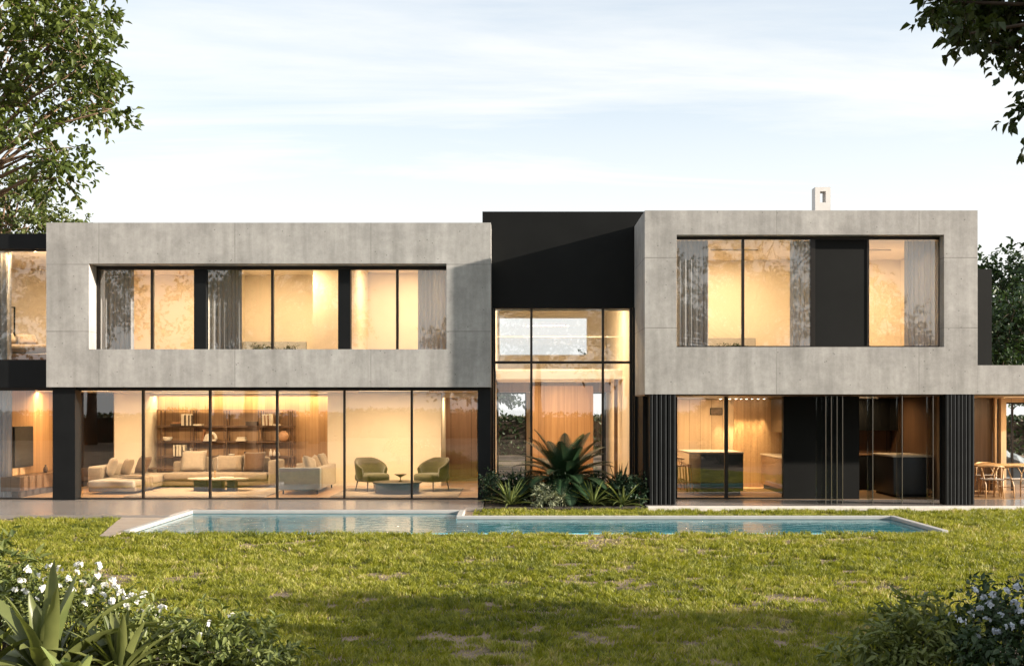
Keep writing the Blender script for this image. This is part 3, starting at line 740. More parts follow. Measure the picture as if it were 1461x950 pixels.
# ------------------------------------------------------------------ things inside the house
def curtain(x0, x1, y, z0, z1, m, label, amp=.045, pitch=.115):
    bm = bmesh.new(); n = int((x1-x0)/.012); rows = 6; ph = random.uniform(0, 6)
    g = []
    for k in range(rows+1):
        t = k/rows; z = z0 + (z1-z0)*t; row = []
        for i in range(n+1):
            x = x0 + (x1-x0)*i/n
            u = 2*math.pi*(x-x0)/pitch + ph + .9*math.sin((x-x0)*7+ph) + .25*(1-t)*math.sin(x*23+ph)
            row.append(bm.verts.new((x + .012*math.sin(2*u), y + amp*(math.sin(u) + .25*math.sin(2.3*u+1))*(1-.25*t), z)))
        g.append(row)
    for a, b in zip(g, g[1:]):
        for i in range(n):
            f = bm.faces.new((a[i], a[i+1], b[i+1], b[i])); f.smooth = True
    return tag(mesh_obj('curtain', bm, m), label, 'curtain', 'curtains hanging in the windows')
curtain(PX(141, .75), PX(190, .75), .75, 2.96, 5.66, 'curtain_linen', 'greyish pleated curtain at the left end of the ribbon window')
curtain(PX(296, .78), PX(345, .78), .78, 2.96, 5.66, 'curtain_linen', 'greyish pleated curtain in the middle bay of the ribbon window')
curtain(PX(597, .75), PX(638, .75), .75, 2.96, 5.66, 'curtain_sheer', 'pale blue grey curtain at the right end of the ribbon window')
curtain(-12.6, PX(15, .7), .7, 3.2, 5.84, 'curtain_linen', 'grey pleated curtain beside the bed in the dark upper wing')
curtain(-12.7, PX(18, .75), .75, .02, 2.55, 'curtain_sheer', 'long pale curtain beside the wall television')
curtain(PX(967, -.6), PX(1010, -.6), -.6, 2.96, 5.88, 'curtain_linen', 'pleated curtain at the left end of the projecting bedroom window')
curtain(PX(1127, -.6), PX(1158, -.6), -.6, 2.96, 5.88, 'curtain_sheer', 'narrow curtain just left of the black window panel')
curtain(PX(1290, -.6), PX(1344, -.6), -.6, 2.96, 5.88, 'curtain_sheer', 'pale curtain at the right end of the projecting bedroom window')

def cushion_bm(w, h, t, M, bm):
    tb = bmesh.new(); n = 10
    top, bot = [], []
    for j in range(n+1):
        r1, r2 = [], []
        for i in range(n+1):
            u, v = 2*i/n-1, 2*j/n-1
            pin = 1 - .06*(abs(u)**3)*(1-abs(v)) - .06*(abs(v)**3)*(1-abs(u))
            x, z = u*w/2*(1-.07*(1-v*v)*abs(u)**4)*1, v*h/2*(1-.07*(1-u*u)*abs(v)**4)
            d = t/2*((1-u**4)*(1-v**4))**.5 + .004*math.sin(7*u+3*v)
            r1.append(tb.verts.new((x, -d, z)))
            r2.append(r1[-1] if i in (0, n) or j in (0, n) else tb.verts.new((x, d, z)))
        top.append(r1); bot.append(r2)
    for j in range(n):
        for i in range(n):
            f = tb.faces.new((top[j][i], top[j][i+1], top[j+1][i+1], top[j+1][i])); f.smooth = True
            q = (bot[j][i], bot[j+1][i], bot[j+1][i+1], bot[j][i+1])
            f = tb.faces.new(q); f.smooth = True
    merge_into(bm, tb, M)
def pillow(x, y, z, w, h, t, rz, tilt, m, label, group='loose pillows on the sofas', roll=0., name='pillow', cat='pillow'):
    bm = bmesh.new(); cushion_bm(w, h, t, Matrix.Rotation(rz, 4, 'Z') @ Matrix.Rotation(tilt, 4, 'X') @ Matrix.Rotation(roll, 4, 'Y'), bm)
    return tag(mesh_obj(name, bm, m, None, (x, y, z)), label, cat, group)

# corner sofa with a chaise on its left
s = empty('corner_sofa', (-8.4, 3.6, 0), 'large beige corner sofa with a chaise at its left end', 'sofa')
def SP(name, m, bs, r=.05, puff=0.):
    bm = bmesh.new()
    for b in bs: rbox(bm, b[0]+8.4, b[1]+8.4, b[2]-3.6, b[3]-3.6, b[4], b[5], r, 3, puff=puff)
    return mesh_obj(name, bm, m, s)
SP('base', 'fabric_taupe', [(-9.33, -6.32, 4.04, 5.0, .06, .21), (-10.5, -9.34, 1.95, 4.98, .06, .17)], .02)
SP('seat', 'linen_beige', [(-9.30, -6.52, 4.0, 4.8, .21, .40)], .05, .02)
SP('chaise', 'linen_light', [(-10.52, -9.36, 1.9, 3.3, .15, .33), (-10.5, -9.34, 3.32, 4.9, .15, .37)], .05, .015)
SP('backrest', 'linen_beige', [(-9.3, -6.5, 4.82, 5.02, .2, .68)], .06)
SP('armrest', 'linen_beige', [(-6.50, -6.27, 3.98, 5.02, .07, .74)], .05)
SP('armrest', 'linen_light', [(-10.92, -10.54, 2.95, 5.0, .07, .63)], .06)
for x, w in ((-8.62, .82), (-7.72, .86), (-6.98, .72)):
    bm = bmesh.new(); rbox(bm, x+8.4-w/2, x+8.4+w/2, 4.64-3.6, 4.82-3.6, .40, .80, .06, 3, puff=.03)
    mesh_obj('back_cushion', bm, 'linen_beige', s)
pillow(-8.62, 4.47, .70, .68, .60, .24, 0, R(-14), 'linen_light', 'pale square pillow leaning at the left of the long sofa seat')
pillow(-7.64, 4.47, .64, .74, .46, .22, .04, R(-14), 'linen_beige', 'wide beige pillow in the middle of the long sofa seat')
pillow(-6.98, 4.44, .68, .60, .56, .22, -.05, R(-15), 'fabric_brown', 'dark brown pillow near the sofa armrest on the right')
pillow(-10.42, 3.3, .60, .55, .52, .2, R(-62), R(-18), 'linen_light', 'white pillow propped up on the chaise nearest the glass')
pillow(-10.12, 3.6, .58, .50, .46, .18, R(-50), R(-20), 'fabric_taupe', 'taupe pillow leaning between two others on the chaise')
pillow(-9.84, 4.0, .62, .52, .50, .18, R(-40), R(-24), 'fabric_brown', 'dark brown pillow at the back of the chaise')
# throw blanket over the chaise edge
bm = bmesh.new(); path = [(-9.95,.385),(-9.6,.39),(-9.38,.385),(-9.315,.33),(-9.30,.2),(-9.285,.07)]
g = []
for i, (x, z) in enumerate(path):
    g.append([bm.verts.new((x + .02*math.sin(k*1.7+i), 2.55+.55*k/8, z + .008*math.sin(k*2.3+i))) for k in range(9)])
for a, b in zip(g, g[1:]):
    for k in range(8): bm.faces.new((a[k], a[k+1], b[k+1], b[k])).smooth = True
o = mesh_obj('throw_blanket', bm, 'fabric_taupe'); md = o.modifiers.new('thick', 'SOLIDIFY'); md.thickness = .025; md.offset = 1
tag(o, 'brown throw blanket draped over the edge of the chaise', 'blanket')
# low console behind the sofa corner
t = empty('console_table', (-9.75, 5.3, 0), 'low dark wooden table behind the corner of the beige sofa', 'table')
bm = bmesh.new(); rbox(bm, -.6, .75, -.2, .22, .44, .475, .008); mesh_obj('table_top', bm, 'walnut_furniture', t)
for x in (-.55, .70):
    bm = bmesh.new(); box(bm, x-.02, x+.02, -.16, .18, 0, .44); mesh_obj('leg', bm, 'walnut_furniture', t)
# sofa seen from its end, skylight painted grey-blue on the near armrest
s2 = empty('end_sofa', (-5.26, 3.1, 0), 'pale sofa with skylight painted grey on its near armrest, standing beside the bookshelf wall', 'sofa')
def S2(name, m, b, r=.04, puff=0.):
    bm = bmesh.new(); rbox(bm, *b, r, 3, puff=puff); return mesh_obj(name, bm, m, s2)
S2('armrest', 'skylight_grey', (-.52, .52, -1.2, -.98, .10, .655)); S2('armrest', 'linen_light', (-.52, .52, 1.02, 1.22, .10, .655))
S2('backrest', 'linen_light', (.34, .53, -.975, 1.015, .11, .66)); S2('seat', 'linen_light', (-.50, .335, -.97, 1.01, .10, .42), .05, .02)
for x in (-.42, .42):
    for y in (-1.08, 1.1):
        bm = bmesh.new(); tube(bm, [(x, y, 0), (x, y, .1)], .018, 8); mesh_obj('leg', bm, 'black_metal', s2)
pillow(-5.12, 2.55, .70, .46, .44, .2, R(70), R(-22), 'linen_light', 'pale pillow nearest the glass on the end sofa', roll=.3)
pillow(-5.05, 2.9, .70, .48, .42, .2, R(80), R(-20), 'fabric_taupe', 'taupe pillow between two pale ones on the end sofa', roll=-.2)
pillow(-4.95, 3.5, .72, .52, .48, .2, R(85), R(-16), 'linen_beige', 'beige pillow farthest along the end sofa')

# coffee table
t = empty('coffee_table', (-7.52, 2.85, 0), 'low coffee table with a pale oval top on dark block legs', 'table')
bm = bmesh.new(); lathe(bm, [(.74,.30),(.78,.315),(.78,.335),(.76,.345)], 40, sy=.52); mesh_obj('table_top', bm, 'marble_top', t)
for x, w in ((-.42, .17), (.0, .13), (.36, .10)):
    bm = bmesh.new(); rbox(bm, x-w, x+w, -.16, .16, 0, .30, .012); mesh_obj('leg', bm, 'island_front', t)
for (x, y, h) in ((-7.72, 2.78, .13), (-7.62, 2.9, .19)):
    bm = bmesh.new(); lathe(bm, [(.028,0),(.032,.02),(.012,.04),(.012,h*.7),(.02,h*.75),(.018,h)], 14)
    tag(mesh_obj('candlestick', bm, 'brass', None, (x, y, .345)), 'short brass candlestick on the pale coffee table' if h < .15 else 'taller brass candlestick on the pale coffee table', 'candlestick')
bm = bmesh.new(); rbox(bm, -.17, .17, -.12, .12, 0, .028, .004); tag(mesh_obj('magazine', bm, 'paper_cream', None, (-7.3, 2.82, .345), .2), 'cream magazine lying on the pale coffee table', 'magazine')
# rugs
bm = bmesh.new(); rbox(bm, -9.3, -5.9, 1.0, 3.95, .003, .02, .006); tag(mesh_obj('rug', bm, 'rug_beige'), 'pale beige rug under the coffee table by the long sofa', 'rug')
bm = bmesh.new(); rbox(bm, -4.35, -1.28, 1.0, 3.9, .003, .018, .006); tag(mesh_obj('rug', bm, 'rug_beige'), 'beige rug under the two green armchairs', 'rug')
# round table with a bowl
t = empty('round_table', (-2.86, 2.15, 0), 'dark round drum table between the green armchairs', 'table')
bm = bmesh.new(); lathe(bm, [(.53,.02),(.545,.03),(.555,.255),(.54,.26)], 44); mesh_obj('drum', bm, 'drum_dark', t)
bm = bmesh.new(); lathe(bm, [(.60,.262),(.615,.27),(.615,.292),(.60,.30)], 44); mesh_obj('table_top', bm, 'drum_dark', t)
bm = bmesh.new(); lathe(bm, [(.05,0),(.05,.01),(.012,.03),(.012,.10),(.06,.13),(.15,.175),(.155,.185),(.10,.16),(.02,.145)], 26)
o = tag(mesh_obj('footed_bowl', bm, 'fabric_brown', None, (-2.78, 2.15, .30)), 'small footed bowl on the dark round table', 'bowl')

# armchairs
def armchair(loc, rz, label):
    t = empty('armchair', loc, label, 'armchair', 'green tub armchairs by the round table', rz)
    # shell: opens towards -y
    bm = bmesh.new(); n = 30; rings = []
    for i in range(n+1):
        a = R(-118 + 236*i/n); c = abs(-118 + 236*i/n)/118
        top = .84 - .26*max(0, (c-.28)/.72)**1.25
        rx, ry = .40, .38
        def pt(k, z): return (math.sin(a)*rx*k, math.cos(a)*ry*k, z)
        fl = 1 + .10
        ring = [pt(.86, .24), pt(.98, .36), pt(1.08, top-.03), pt(1.05, top), pt(.96, top), pt(.90, top-.04), pt(.82, .40), pt(.76, .26)]
        rings.append([bm.verts.new(p) for p in ring])
    m_ = len(rings[0])
    for r0, r1 in zip(rings, rings[1:]):
        for k in range(m_): bm.faces.new((r0[k], r0[(k+1)%m_], r1[(k+1)%m_], r1[k])).smooth = True
    bm.faces.new(rings[0]); bm.faces.new(rings[-1][::-1])
    mesh_obj('shell', bm, 'velvet_green', t)
    bm = bmesh.new(); rbox(bm, -.33, .33, -.42, .30, .24, .44, .07, 4, puff=.02); mesh_obj('seat', bm, 'velvet_green', t)
    for x, y in ((-.27,-.30),(.27,-.30),(-.24,.26),(.24,.26)):
        bm = bmesh.new(); tube(bm, [(x*1.16, y*1.16, 0), (x, y, .25)], [.011, .020], 10); mesh_obj('leg', bm, 'walnut_furniture', t)
    return t
armchair((-3.62, 2.95, .018), R(38), 'green tub armchair on the left of the dark round table')
armchair((-2.02, 2.95, .018), R(-38), 'green tub armchair on the right of the dark round table')

# bookshelf
SY = 5.62
bs = empty('bookshelf', (-8.1, SY+.2, 0), 'wide open bookshelf of dark metal frames and boards behind the sofa', 'bookshelf')
zs = [2.085, 1.645, 1.21, .79, .36]
xl, xr_ = PX(224, SY), PX(417.5, SY)
for z in zs:
    bm = bmesh.new(); box(bm, xl+8.1, xr_+8.1, -.2, .14, z-.045 if z < 2 else z-.02, z); mesh_obj('shelf', bm, 'shelf_brown', bs)
for a, b in ((224,230),(272,275.5),(319.5,323),(369,372.5),(411.5,417.5)):
    bm = bmesh.new()
    for p in (a, b):
        x = PX(p, SY)+8.1
        box(bm, x-.012, x+.012, -.203, -.179, 0, 2.085); box(bm, x-.012, x+.012, .115, .139, 0, 2.085)
    mesh_obj('post', bm, 'shelf_brown', bs)
def book(px0, px1, z, h, m, label, group, lean=0., depth=.2, name='book', cat='book', dx=0):
    bm = bmesh.new(); w = (px1-px0)/50.3
    rbox(bm, -w/2, w/2, -depth/2, depth/2, 0, h, .004, 1, Matrix.Rotation(lean, 4, 'Y'), False)
    return tag(mesh_obj(name, bm, m, None, ((PX((px0+px1)/2, SY)), SY-.05, z+.001+abs(math.sin(lean))*w/2)), label, cat, group)
z = zs[1]
for a, b, h in ((260.6,264.4,.325),(267.2,270.2,.33),(272.6,274.6,.325)): book(a, b, z, h, 'paper_cream', 'upright cream book in the left row on the top shelf', 'cream books in the left row, top shelf')
for a, b, h in ((265,266.8,.30),(270.8,272,.29),(275,276.4,.30)): book(a, b, z, h, 'book_dark', 'upright dark book among the cream ones, left on the top shelf', 'dark books in the left row, top shelf')
book(245.5, 259.6, z, .05, 'book_dark', 'wide dark book lying flat, left of the upright row on the top shelf', 'flat books on the shelves', depth=.26)
book(248, 259.2, z+.051, .045, 'book_brown', 'brown book lying on the wide dark one at the left of the top shelf', 'flat books on the shelves', depth=.24)
book(278, 290, z, .04, 'paper_cream', 'cream book lying flat just right of the left row on the top shelf', 'flat books on the shelves', depth=.24)
book(352.5, 367.5, z, .115, 'book_dark', 'dark storage box on the top shelf right of the middle', 'boxes on the shelves', name='storage_box', cat='box', depth=.26)
for a, b, h, ln in ((376,378.8,.32,-.05),(380.8,383.2,.32,-.05),(385.6,389.6,.325,-.04)): book(a, b, z, h, 'paper_cream', 'upright cream book in the right row on the top shelf', 'cream books in the right row, top shelf', ln)
for a, b, h in ((379.2,380.5,.29),(383.6,385.2,.29)): book(a, b, z, h, 'book_brown', 'upright brown book squeezed between cream ones, right row of the top shelf', 'brown books in the right row, top shelf', -.05)
book(391, 400, z, .04, 'paper_cream', 'cream book lying flat at the right end of the top shelf', 'flat books on the shelves', depth=.22)
z = zs[2]
bm = bmesh.new(); lathe(bm, [(.05,0),(.10,.03),(.135,.10),(.12,.12),(.08,.07)], 22)
tag(mesh_obj('bowl', bm, 'ceramic_white', None, (PX(240, SY), SY-.05, z)), 'small white bowl at the left end of the middle shelf', 'bowl')
book(289, 291.2, z, .33, 'book_brown', 'brown book leaning against the white sculpture', None, .16)
# sculpture: two arches on a plinth
sc = empty('sculpture', (PX(300.5, SY), SY-.06, z), 'white arched sculpture on a plinth on the middle shelf', 'sculpture')
bm = bmesh.new(); rbox(bm, -.17, .17, -.07, .07, 0, .05, .006); mesh_obj('plinth', bm, 'ceramic_white', sc)
bm = bmesh.new()
for (cx, r, rad) in ((-.055, .085, .035), (.055, .115, .04)):
    tube(bm, [(cx + r*math.cos(R(180-15*k)), 0, .05 + max(0, r*1.5*math.sin(R(180-15*k)))) for k in range(13)], rad, 10)
mesh_obj('arch', bm, 'ceramic_white', sc)
book(338.5, 352, z, .055, 'paper_cream', 'lower cream book of the pair lying flat on the middle shelf', 'flat books on the shelves', depth=.24)
book(340, 351, z+.056, .055, 'paper_cream', 'upper cream book of the pair lying flat on the middle shelf', 'flat books on the shelves', depth=.22)
bm = bmesh.new(); lathe(bm, [(.06,0),(.12,.06),(.15,.14),(.12,.22),(.06,.265),(.07,.285)], 26)
tag(mesh_obj('vase', bm, 'ceramic_pink', None, (PX(405, SY), SY-.05, z)), 'round pinkish clay vase at the right end of the middle shelf', 'vase')
z = zs[3]
for a, b, h in ((249.2,251.6,.31),(253.6,256.4,.315),(257.6,260.6,.31),(263,266,.315)): book(a, b, z, h, 'paper_cream', 'upright cream book in the row above the sofa pillow on the third shelf', 'cream books on the third shelf')
for a, b, h in ((252,253.2,.28),(261.2,262.6,.27),(269,270,.27)): book(a, b, z, h, 'book_dark', 'upright dark book between the cream ones on the third shelf', 'dark books on the third shelf')
book(273, 274, z, .22, 'paper_cream', 'single thin cream book standing at the right end of the third shelf row', None)
bm = bmesh.new(); lathe(bm, [(.04,0),(.08,.03),(.09,.06),(.075,.055)], 20)
tag(mesh_obj('bowl', bm, 'ceramic_white', None, (PX(331, SY), SY-.05, z)), 'tiny white bowl on the third shelf between two sofa pillows', 'bowl')
for px, h in ((386.8, .2), (392, .17), (398, .12)):
    bm = bmesh.new(); lathe(bm, [(.032,0),(.045,h*.3),(.035,h*.65),(.014,h*.8),(.018,h)], 18)
    tag(mesh_obj('bottle_vase', bm, 'ceramic_white', None, (PX(px, SY), SY-.05, z)), {.2:'tallest white bottle vase at the right of the third shelf', .17:'middle sized white bottle vase at the right of the third shelf', .12:'smallest white bottle vase at the right of the third shelf'}[h], 'vase', 'white bottle vases on the third shelf')

# television on the side wall, and its console
tv = empty('television', (-12.09, 1.9, 1.18), 'flat black television mounted on the oak side wall', 'television')
y0, y1 = F*12.05/710+CAMY, F*12.05/683+CAMY
bm = bmesh.new(); rbox(bm, .0, .05, y0-1.9, y1-1.9, -.50, .50, .008); mesh_obj('casing', bm, 'black_metal', tv)
bm = bmesh.new(); box(bm, .051, .054, y0-1.88, y1-1.92, -.48, .48); mesh_obj('screen', bm, 'screen_black', tv)
t = empty('media_console', (-11.86, 3.0, 0), 'long low walnut console floating under the wall television', 'cabinet')
bm = bmesh.new(); rbox(bm, -.23, .23, -2.3, 2.0, .16, .50, .008); mesh_obj('cabinet', bm, 'walnut_furniture', t)
bm = bmesh.new(); box(bm, -.225, .15, -2.2, 1.95, 0.0, .16); mesh_obj('plinth', bm, 'book_dark', t)
bm = bmesh.new(); lathe(bm, [(.04,0),(.06,.05),(.05,.12),(.02,.16),(.025,.2)], 18)
o = tag(mesh_obj('vase', bm, 'walnut_furniture', None, (-11.84, 2.6, .50)), 'small dark vase on the media console near the black column', 'vase')
pic = empty('picture', (-11.5, 8.28, 1.2), 'dark panel added for a reflection at the end of the passage beside the sofa', 'picture')  # framed panel added in place of a dark reflection
bm = bmesh.new(); rbox(bm, -.35, .35, -.02, .0, -.55, .55, .006); mesh_obj('frame', bm, 'black_metal', pic)
bm = bmesh.new(); box(bm, -.32, .32, -.024, -.021, -.52, .52); mesh_obj('canvas', bm, 'picture_brown', pic)

# bedrooms
def bed(loc, w, l, rz, label, linen, throw):
    t = empty('bed', loc, label, 'bed', None, rz)
    bm = bmesh.new(); rbox(bm, -w/2, w/2, -l/2, l/2, .05, .24, .02); mesh_obj('bed_base', bm, 'walnut_furniture', t)
    bm = bmesh.new(); rbox(bm, -w/2+.02, w/2-.02, -l/2+.02, l/2-.02, .24, .46, .07, 3, puff=.02); mesh_obj('mattress', bm, linen, t)
    bm = bmesh.new(); rbox(bm, -w/2, w/2, l/2, l/2+.08, .05, .95, .02); mesh_obj('headboard', bm, throw, t)
    return t
bed((-11.75, 1.75, 3.19), 1.8, 1.9, R(90), 'low bed with tan linen in the dark upper wing', 'fabric_taupe', 'linen_beige')
pillow(-12.2, 1.15, 3.80, .6, .42, .2, R(60), R(-48), 'linen_beige', 'large beige pillow on the bed in the dark wing, nearest the curtain', 'bed pillows')
pillow(-11.75, 1.35, 3.77, .5, .36, .18, R(50), R(-40), 'fabric_taupe', 'tan pillow in front of another on the bed in the dark wing', 'bed pillows')
pic = empty('picture', (-13.53, 4.17, 4.45), 'tall narrow framed picture above the bed in the dark wing', 'picture')
bm = bmesh.new()
w_, h_ = .2, .40
for b in ((-w_,-w_+.03,-h_,h_),(w_-.03,w_,-h_,h_),(-w_+.03,w_-.03,-h_,-h_+.03),(-w_+.03,w_-.03,h_-.03,h_)): box(bm, b[0], b[1], -.03, 0, b[2], b[3])
mesh_obj('frame', bm, 'black_metal', pic)
bm = bmesh.new(); box(bm, -w_+.03, w_-.03, -.015, -.002, -h_+.03, h_-.03); mesh_obj('print', bm, 'art_paper', pic)
bed((-6.3, 2.8, 2.95), 1.7, 2.1, 0, 'bed in the middle room of the ribbon window, only its top showing', 'linen_grey', 'skylight_grey')
bed((5.2, 1.3, 2.95), 1.9, 2.1, 0, 'bed with a grey cover behind the projecting bedroom window', 'linen_grey', 'linen_grey')
# fur throws and plants just above the sills
def fuzzy(name, label, cat, c, r, n, size, m):
    cl = [(c[0]+random.uniform(-r, r), c[1]+random.uniform(-.12,.12), c[2]+random.uniform(0,.05), .12, .06, 14) for _ in range(n)]
    V, Fq, tn, _ = clump_leaves(cl, size, 7, .12, .3, .6)
    return tag(array_mesh(name, V-np.array(c), Fq, m, tn), label, cat)
o = fuzzy('trailing_plant', 'grey leafed plant trailing along the sill of the projecting bedroom window', 'plant', (PX(1032,-.4), -.4, 3.46), .42, 9, .07, 'leaf_dark'); o.location = (PX(1032,-.4), -.4, 3.44)
bm = bmesh.new(); box(bm, -.55, .55, -.12, .12, -.47, 0.0)
tag(mesh_obj('planter', bm, 'walnut_furniture', None, (PX(1032,-.4), -.4, 3.42)), 'long planter box inside the projecting bedroom window', 'planter')
o = fuzzy('trailing_plant', 'dark low plant behind the sill of the middle ribbon window bay', 'plant', (PX(390,.9), .9, 3.50), .5, 9, .06, 'leaf_dark'); o.location = (PX(390,.9), .9, 3.49)
bm = bmesh.new(); box(bm, -.6, .6, -.12, .12, -.5, 0.0)
tag(mesh_obj('planter', bm, 'walnut_furniture', None, (PX(390,.9), .9, 3.46)), 'long planter box inside the middle ribbon window bay', 'planter')
# ---- kitchen
def island(loc, label, w, d, h, over):
    t = empty('kitchen_island', loc, label, 'kitchen island')
    bm = bmesh.new(); rbox(bm, 0, w, 0, d, .07, h-.045, .006); mesh_obj('cabinet', bm, 'island_front', t)
    bm = bmesh.new(); box(bm, .06, w-.06, .06, d-.06, 0, .07); mesh_obj('plinth', bm, 'black_metal', t)
    bm = bmesh.new(); rbox(bm, -over, w+.01, -.01, d+.02, h-.043, h, .006); mesh_obj('worktop', bm, 'counter_top', t)
    return t
island((4.70, 2.02, 0), 'dark kitchen island with a pale overhanging top beside the bar stools', 1.06, 1.75, 1.04, .28)
island((9.14, 1.0, 0), 'dark island with a lit pale top behind the folding glass leaves', .92, 1.5, 1.0, .03)
def stool(loc, rz, label):
    t = empty('bar_stool', loc, label, 'bar stool', 'wooden bar stools at the island', rz)
    bm = bmesh.new(); rbox(bm, -.19, .19, -.19, .19, .68, .72, .02, 3); mesh_obj('seat', bm, 'oak_furniture', t)
    for x, y in ((-.16,-.16),(.16,-.16),(.16,.16),(-.16,.16)):
        bm = bmesh.new(); tube(bm, [(x*1.3, y*1.3, 0), (x, y, .68)], [.014, .018], 8); mesh_obj('leg', bm, 'oak_furniture', t)
    bm = bmesh.new(); q = [(-.19,-.19),(.19,-.19),(.19,.19),(-.19,.19)]
    for a, b in zip(q, q[1:]+q[:1]): tube(bm, [(*a, .28), (*b, .28)], .011, 6)
    mesh_obj('footrest', bm, 'oak_furniture', t)
    bm = bmesh.new(); arc = [(.21*math.sin(R(a))*1.0, .02+.19*math.cos(R(a)), .90 - .03*abs(a)/90) for a in range(-95, 96, 19)]
    tube(bm, arc, .022, 8)
    for a in (-70, 0, 70): tube(bm, [(.18*math.sin(R(a)), .17*math.cos(R(a)), .70), (.21*math.sin(R(a)), .02+.19*math.cos(R(a)), .89)], .011, 6)
    mesh_obj('backrest', bm, 'oak_furniture', t)
    return t
s0 = stool((4.30, 2.25, 0), R(90), 'wooden bar stool nearest the glass at the kitchen island')
dup(s0, (4.29, 2.85, 0), R(84), 'second wooden bar stool along the island, behind the nearest one')
dup(s0, (4.28, 3.45, 0), R(95), 'wooden bar stool farthest from the glass at the island')
t = empty('kitchen_counter', (7.0, 2.9, 0), 'brown kitchen counter along the side wall right of the island', 'counter')
bm = bmesh.new(); rbox(bm, -.32, .33, -1.1, 1.2, .12, .88, .006); mesh_obj('cabinet', bm, 'counter_wood', t)
bm = bmesh.new(); box(bm, -.26, .33, -1.05, 1.15, 0, .12); mesh_obj('plinth', bm, 'black_metal', t)
bm = bmesh.new(); rbox(bm, -.34, .34, -1.11, 1.21, .882, .92, .005); mesh_obj('worktop', bm, 'counter_top', t)
t = empty('wall_cabinet', (7.15, 2.9, 1.5), 'dark wall cabinet above the brown kitchen counter', 'cabinet')
bm = bmesh.new(); rbox(bm, -.18, .2, -1.1, 1.3, 0, .885, .006); mesh_obj('cabinet', bm, 'walnut', t)
pic = empty('picture', (5.53, 4.39, 2.05), 'small dark picture high on the pale kitchen wall', 'picture')
bm = bmesh.new(); rbox(bm, -.17, .17, -.03, 0, -.10, .09, .005); mesh_obj('frame', bm, 'black_metal', pic)
bm = bmesh.new(); box(bm, -.15, .15, -.034, -.031, -.085, .075); mesh_obj('canvas', bm, 'picture_brown', pic)
t = empty('wall_cabinet', (9.5, 3.6, 1.55), 'black wall cabinets above the scullery worktop', 'cabinet')
bm = bmesh.new(); 
for k in range(4): rbox(bm, -.95+k*.45, -.505+k*.45, -.2, .39, 0, .84, .004)
mesh_obj('cabinet', bm, 'black_panel', t)
t = empty('scullery_counter', (9.4, 3.6, 0), 'dark counter under the black scullery cabinets', 'counter')
bm = bmesh.new(); rbox(bm, -.9, .68, -.25, .38, 0, .9, .006); mesh_obj('cabinet', bm, 'black_panel', t)
bm = bmesh.new(); rbox(bm, -.92, .7, -.27, .39, .902, .94, .005); mesh_obj('worktop', bm, 'counter_wood', t)

# ---- dining table and wishbone chairs
t = empty('dining_table', (12.9, 1.6, 0), 'long light oak dining table at the far right under the concrete canopy', 'table')
bm = bmesh.new(); rbox(bm, -1.72, 1.9, -.5, .5, .715, .755, .02, 3); mesh_obj('table_top', bm, 'oak_furniture', t)
for x in (-1.2, 1.4):
    for y in (-.36, .36):
        bm = bmesh.new(); tube(bm, [(x*1.05, y*1.08, 0), (x, y, .715)], [.022, .032], 10); mesh_obj('leg', bm, 'oak_furniture', t)
def wishbone(loc, rz, label, m='oak_furniture'):
    t = empty('dining_chair', loc, label, 'chair', 'wishbone chairs at the dining table', rz)
    bm = bmesh.new(); rbox(bm, -.24, .24, -.20, .22, .42, .45, .015, 2); mesh_obj('seat', bm, 'linen_beige' if m == 'oak_furniture' else m, t)
    for x in (-1, 1):
        bm = bmesh.new(); tube(bm, [(x*.24, -.21, 0), (x*.23, -.19, .44)], [.014, .019], 8); mesh_obj('leg', bm, m, t)
        bm = bmesh.new(); tube(bm, [(x*.20, .26, 0), (x*.19, .21, .3), (x*.22, .13, .52), (x*.25, .06, .70)], [.013, .018, .017, .014], 8); mesh_obj('leg', bm, m, t)
    bm = bmesh.new(); arc = [(.27*math.sin(R(a)), .0+.24*math.cos(R(a)), .715+.04*math.cos(R(a))) for a in range(-105, 106, 15)]
    tube(bm, arc, [.014]+[.017]*13+[.014], 8); mesh_obj('top_rail', bm, m, t)
    bm = bmesh.new(); tube(bm, [(0,.21,.44),(0,.225,.58)], .014, 6); tube(bm, [(0,.225,.57),(-.10,.215,.745)], .011, 6); tube(bm, [(0,.225,.57),(.10,.215,.745)], .011, 6)
    mesh_obj('splat', bm, m, t)
    bm = bmesh.new()
    for x in (-.21,.21): tube(bm, [(x*1.06,-.2,.24),(x*.96,.23,.24)], .009, 6)
    mesh_obj('stretcher', bm, m, t)
    return t
c0 = wishbone((11.45, .92, 0), R(172), 'oak wishbone chair beside the dark fins, first along the dining table')
dup(c0, (12.05, .95, 0), R(186), 'oak wishbone chair second from the dark fins along the dining table')
wishbone((12.72, .86, 0), R(160), 'grey wishbone chair at the right end of the dining table row', 'linen_grey')
dup(c0, (11.95, 2.3, 0), R(8), 'oak wishbone chair on the far side of the dining table')

# ---- ceiling lamps: recessed fixtures with the light under them
def ceil_lamp(x, y, z, sx, sy, watts, col, label, group):
    t = empty('ceiling_light', (x, y, z), label, 'ceiling light', group)
    sy = .12
    bm = bmesh.new(); a, b = sx/2, sy/2; w = .015
    for q, dz in (((-a-w,a+w,-b-w,-b),.034),((-a-w,a+w,b,b+w),.012),((-a-w,-a,-b,b),.012),((a,a+w,-b,b),.012)): box(bm, *q, -dz, -.001)
    mesh_obj('trim', bm, 'ceiling_plaster', t)
    bm = bmesh.new(); box(bm, -a, a, -b, b, -.008, -.002); mesh_obj('diffuser', bm, 'lamp_diffuser', t)
    l = bpy.data.lights.new('lamp', 'AREA'); l.shape = 'RECTANGLE'; l.size = sx; l.size_y = sy; l.energy = watts; l.color = col
    o = link('lamp', l, t); o.location = (0, 0, -.011)
WARM = (1., .70, .40)
G1 = 'lit ceiling lights in the rooms'
K = 1.42
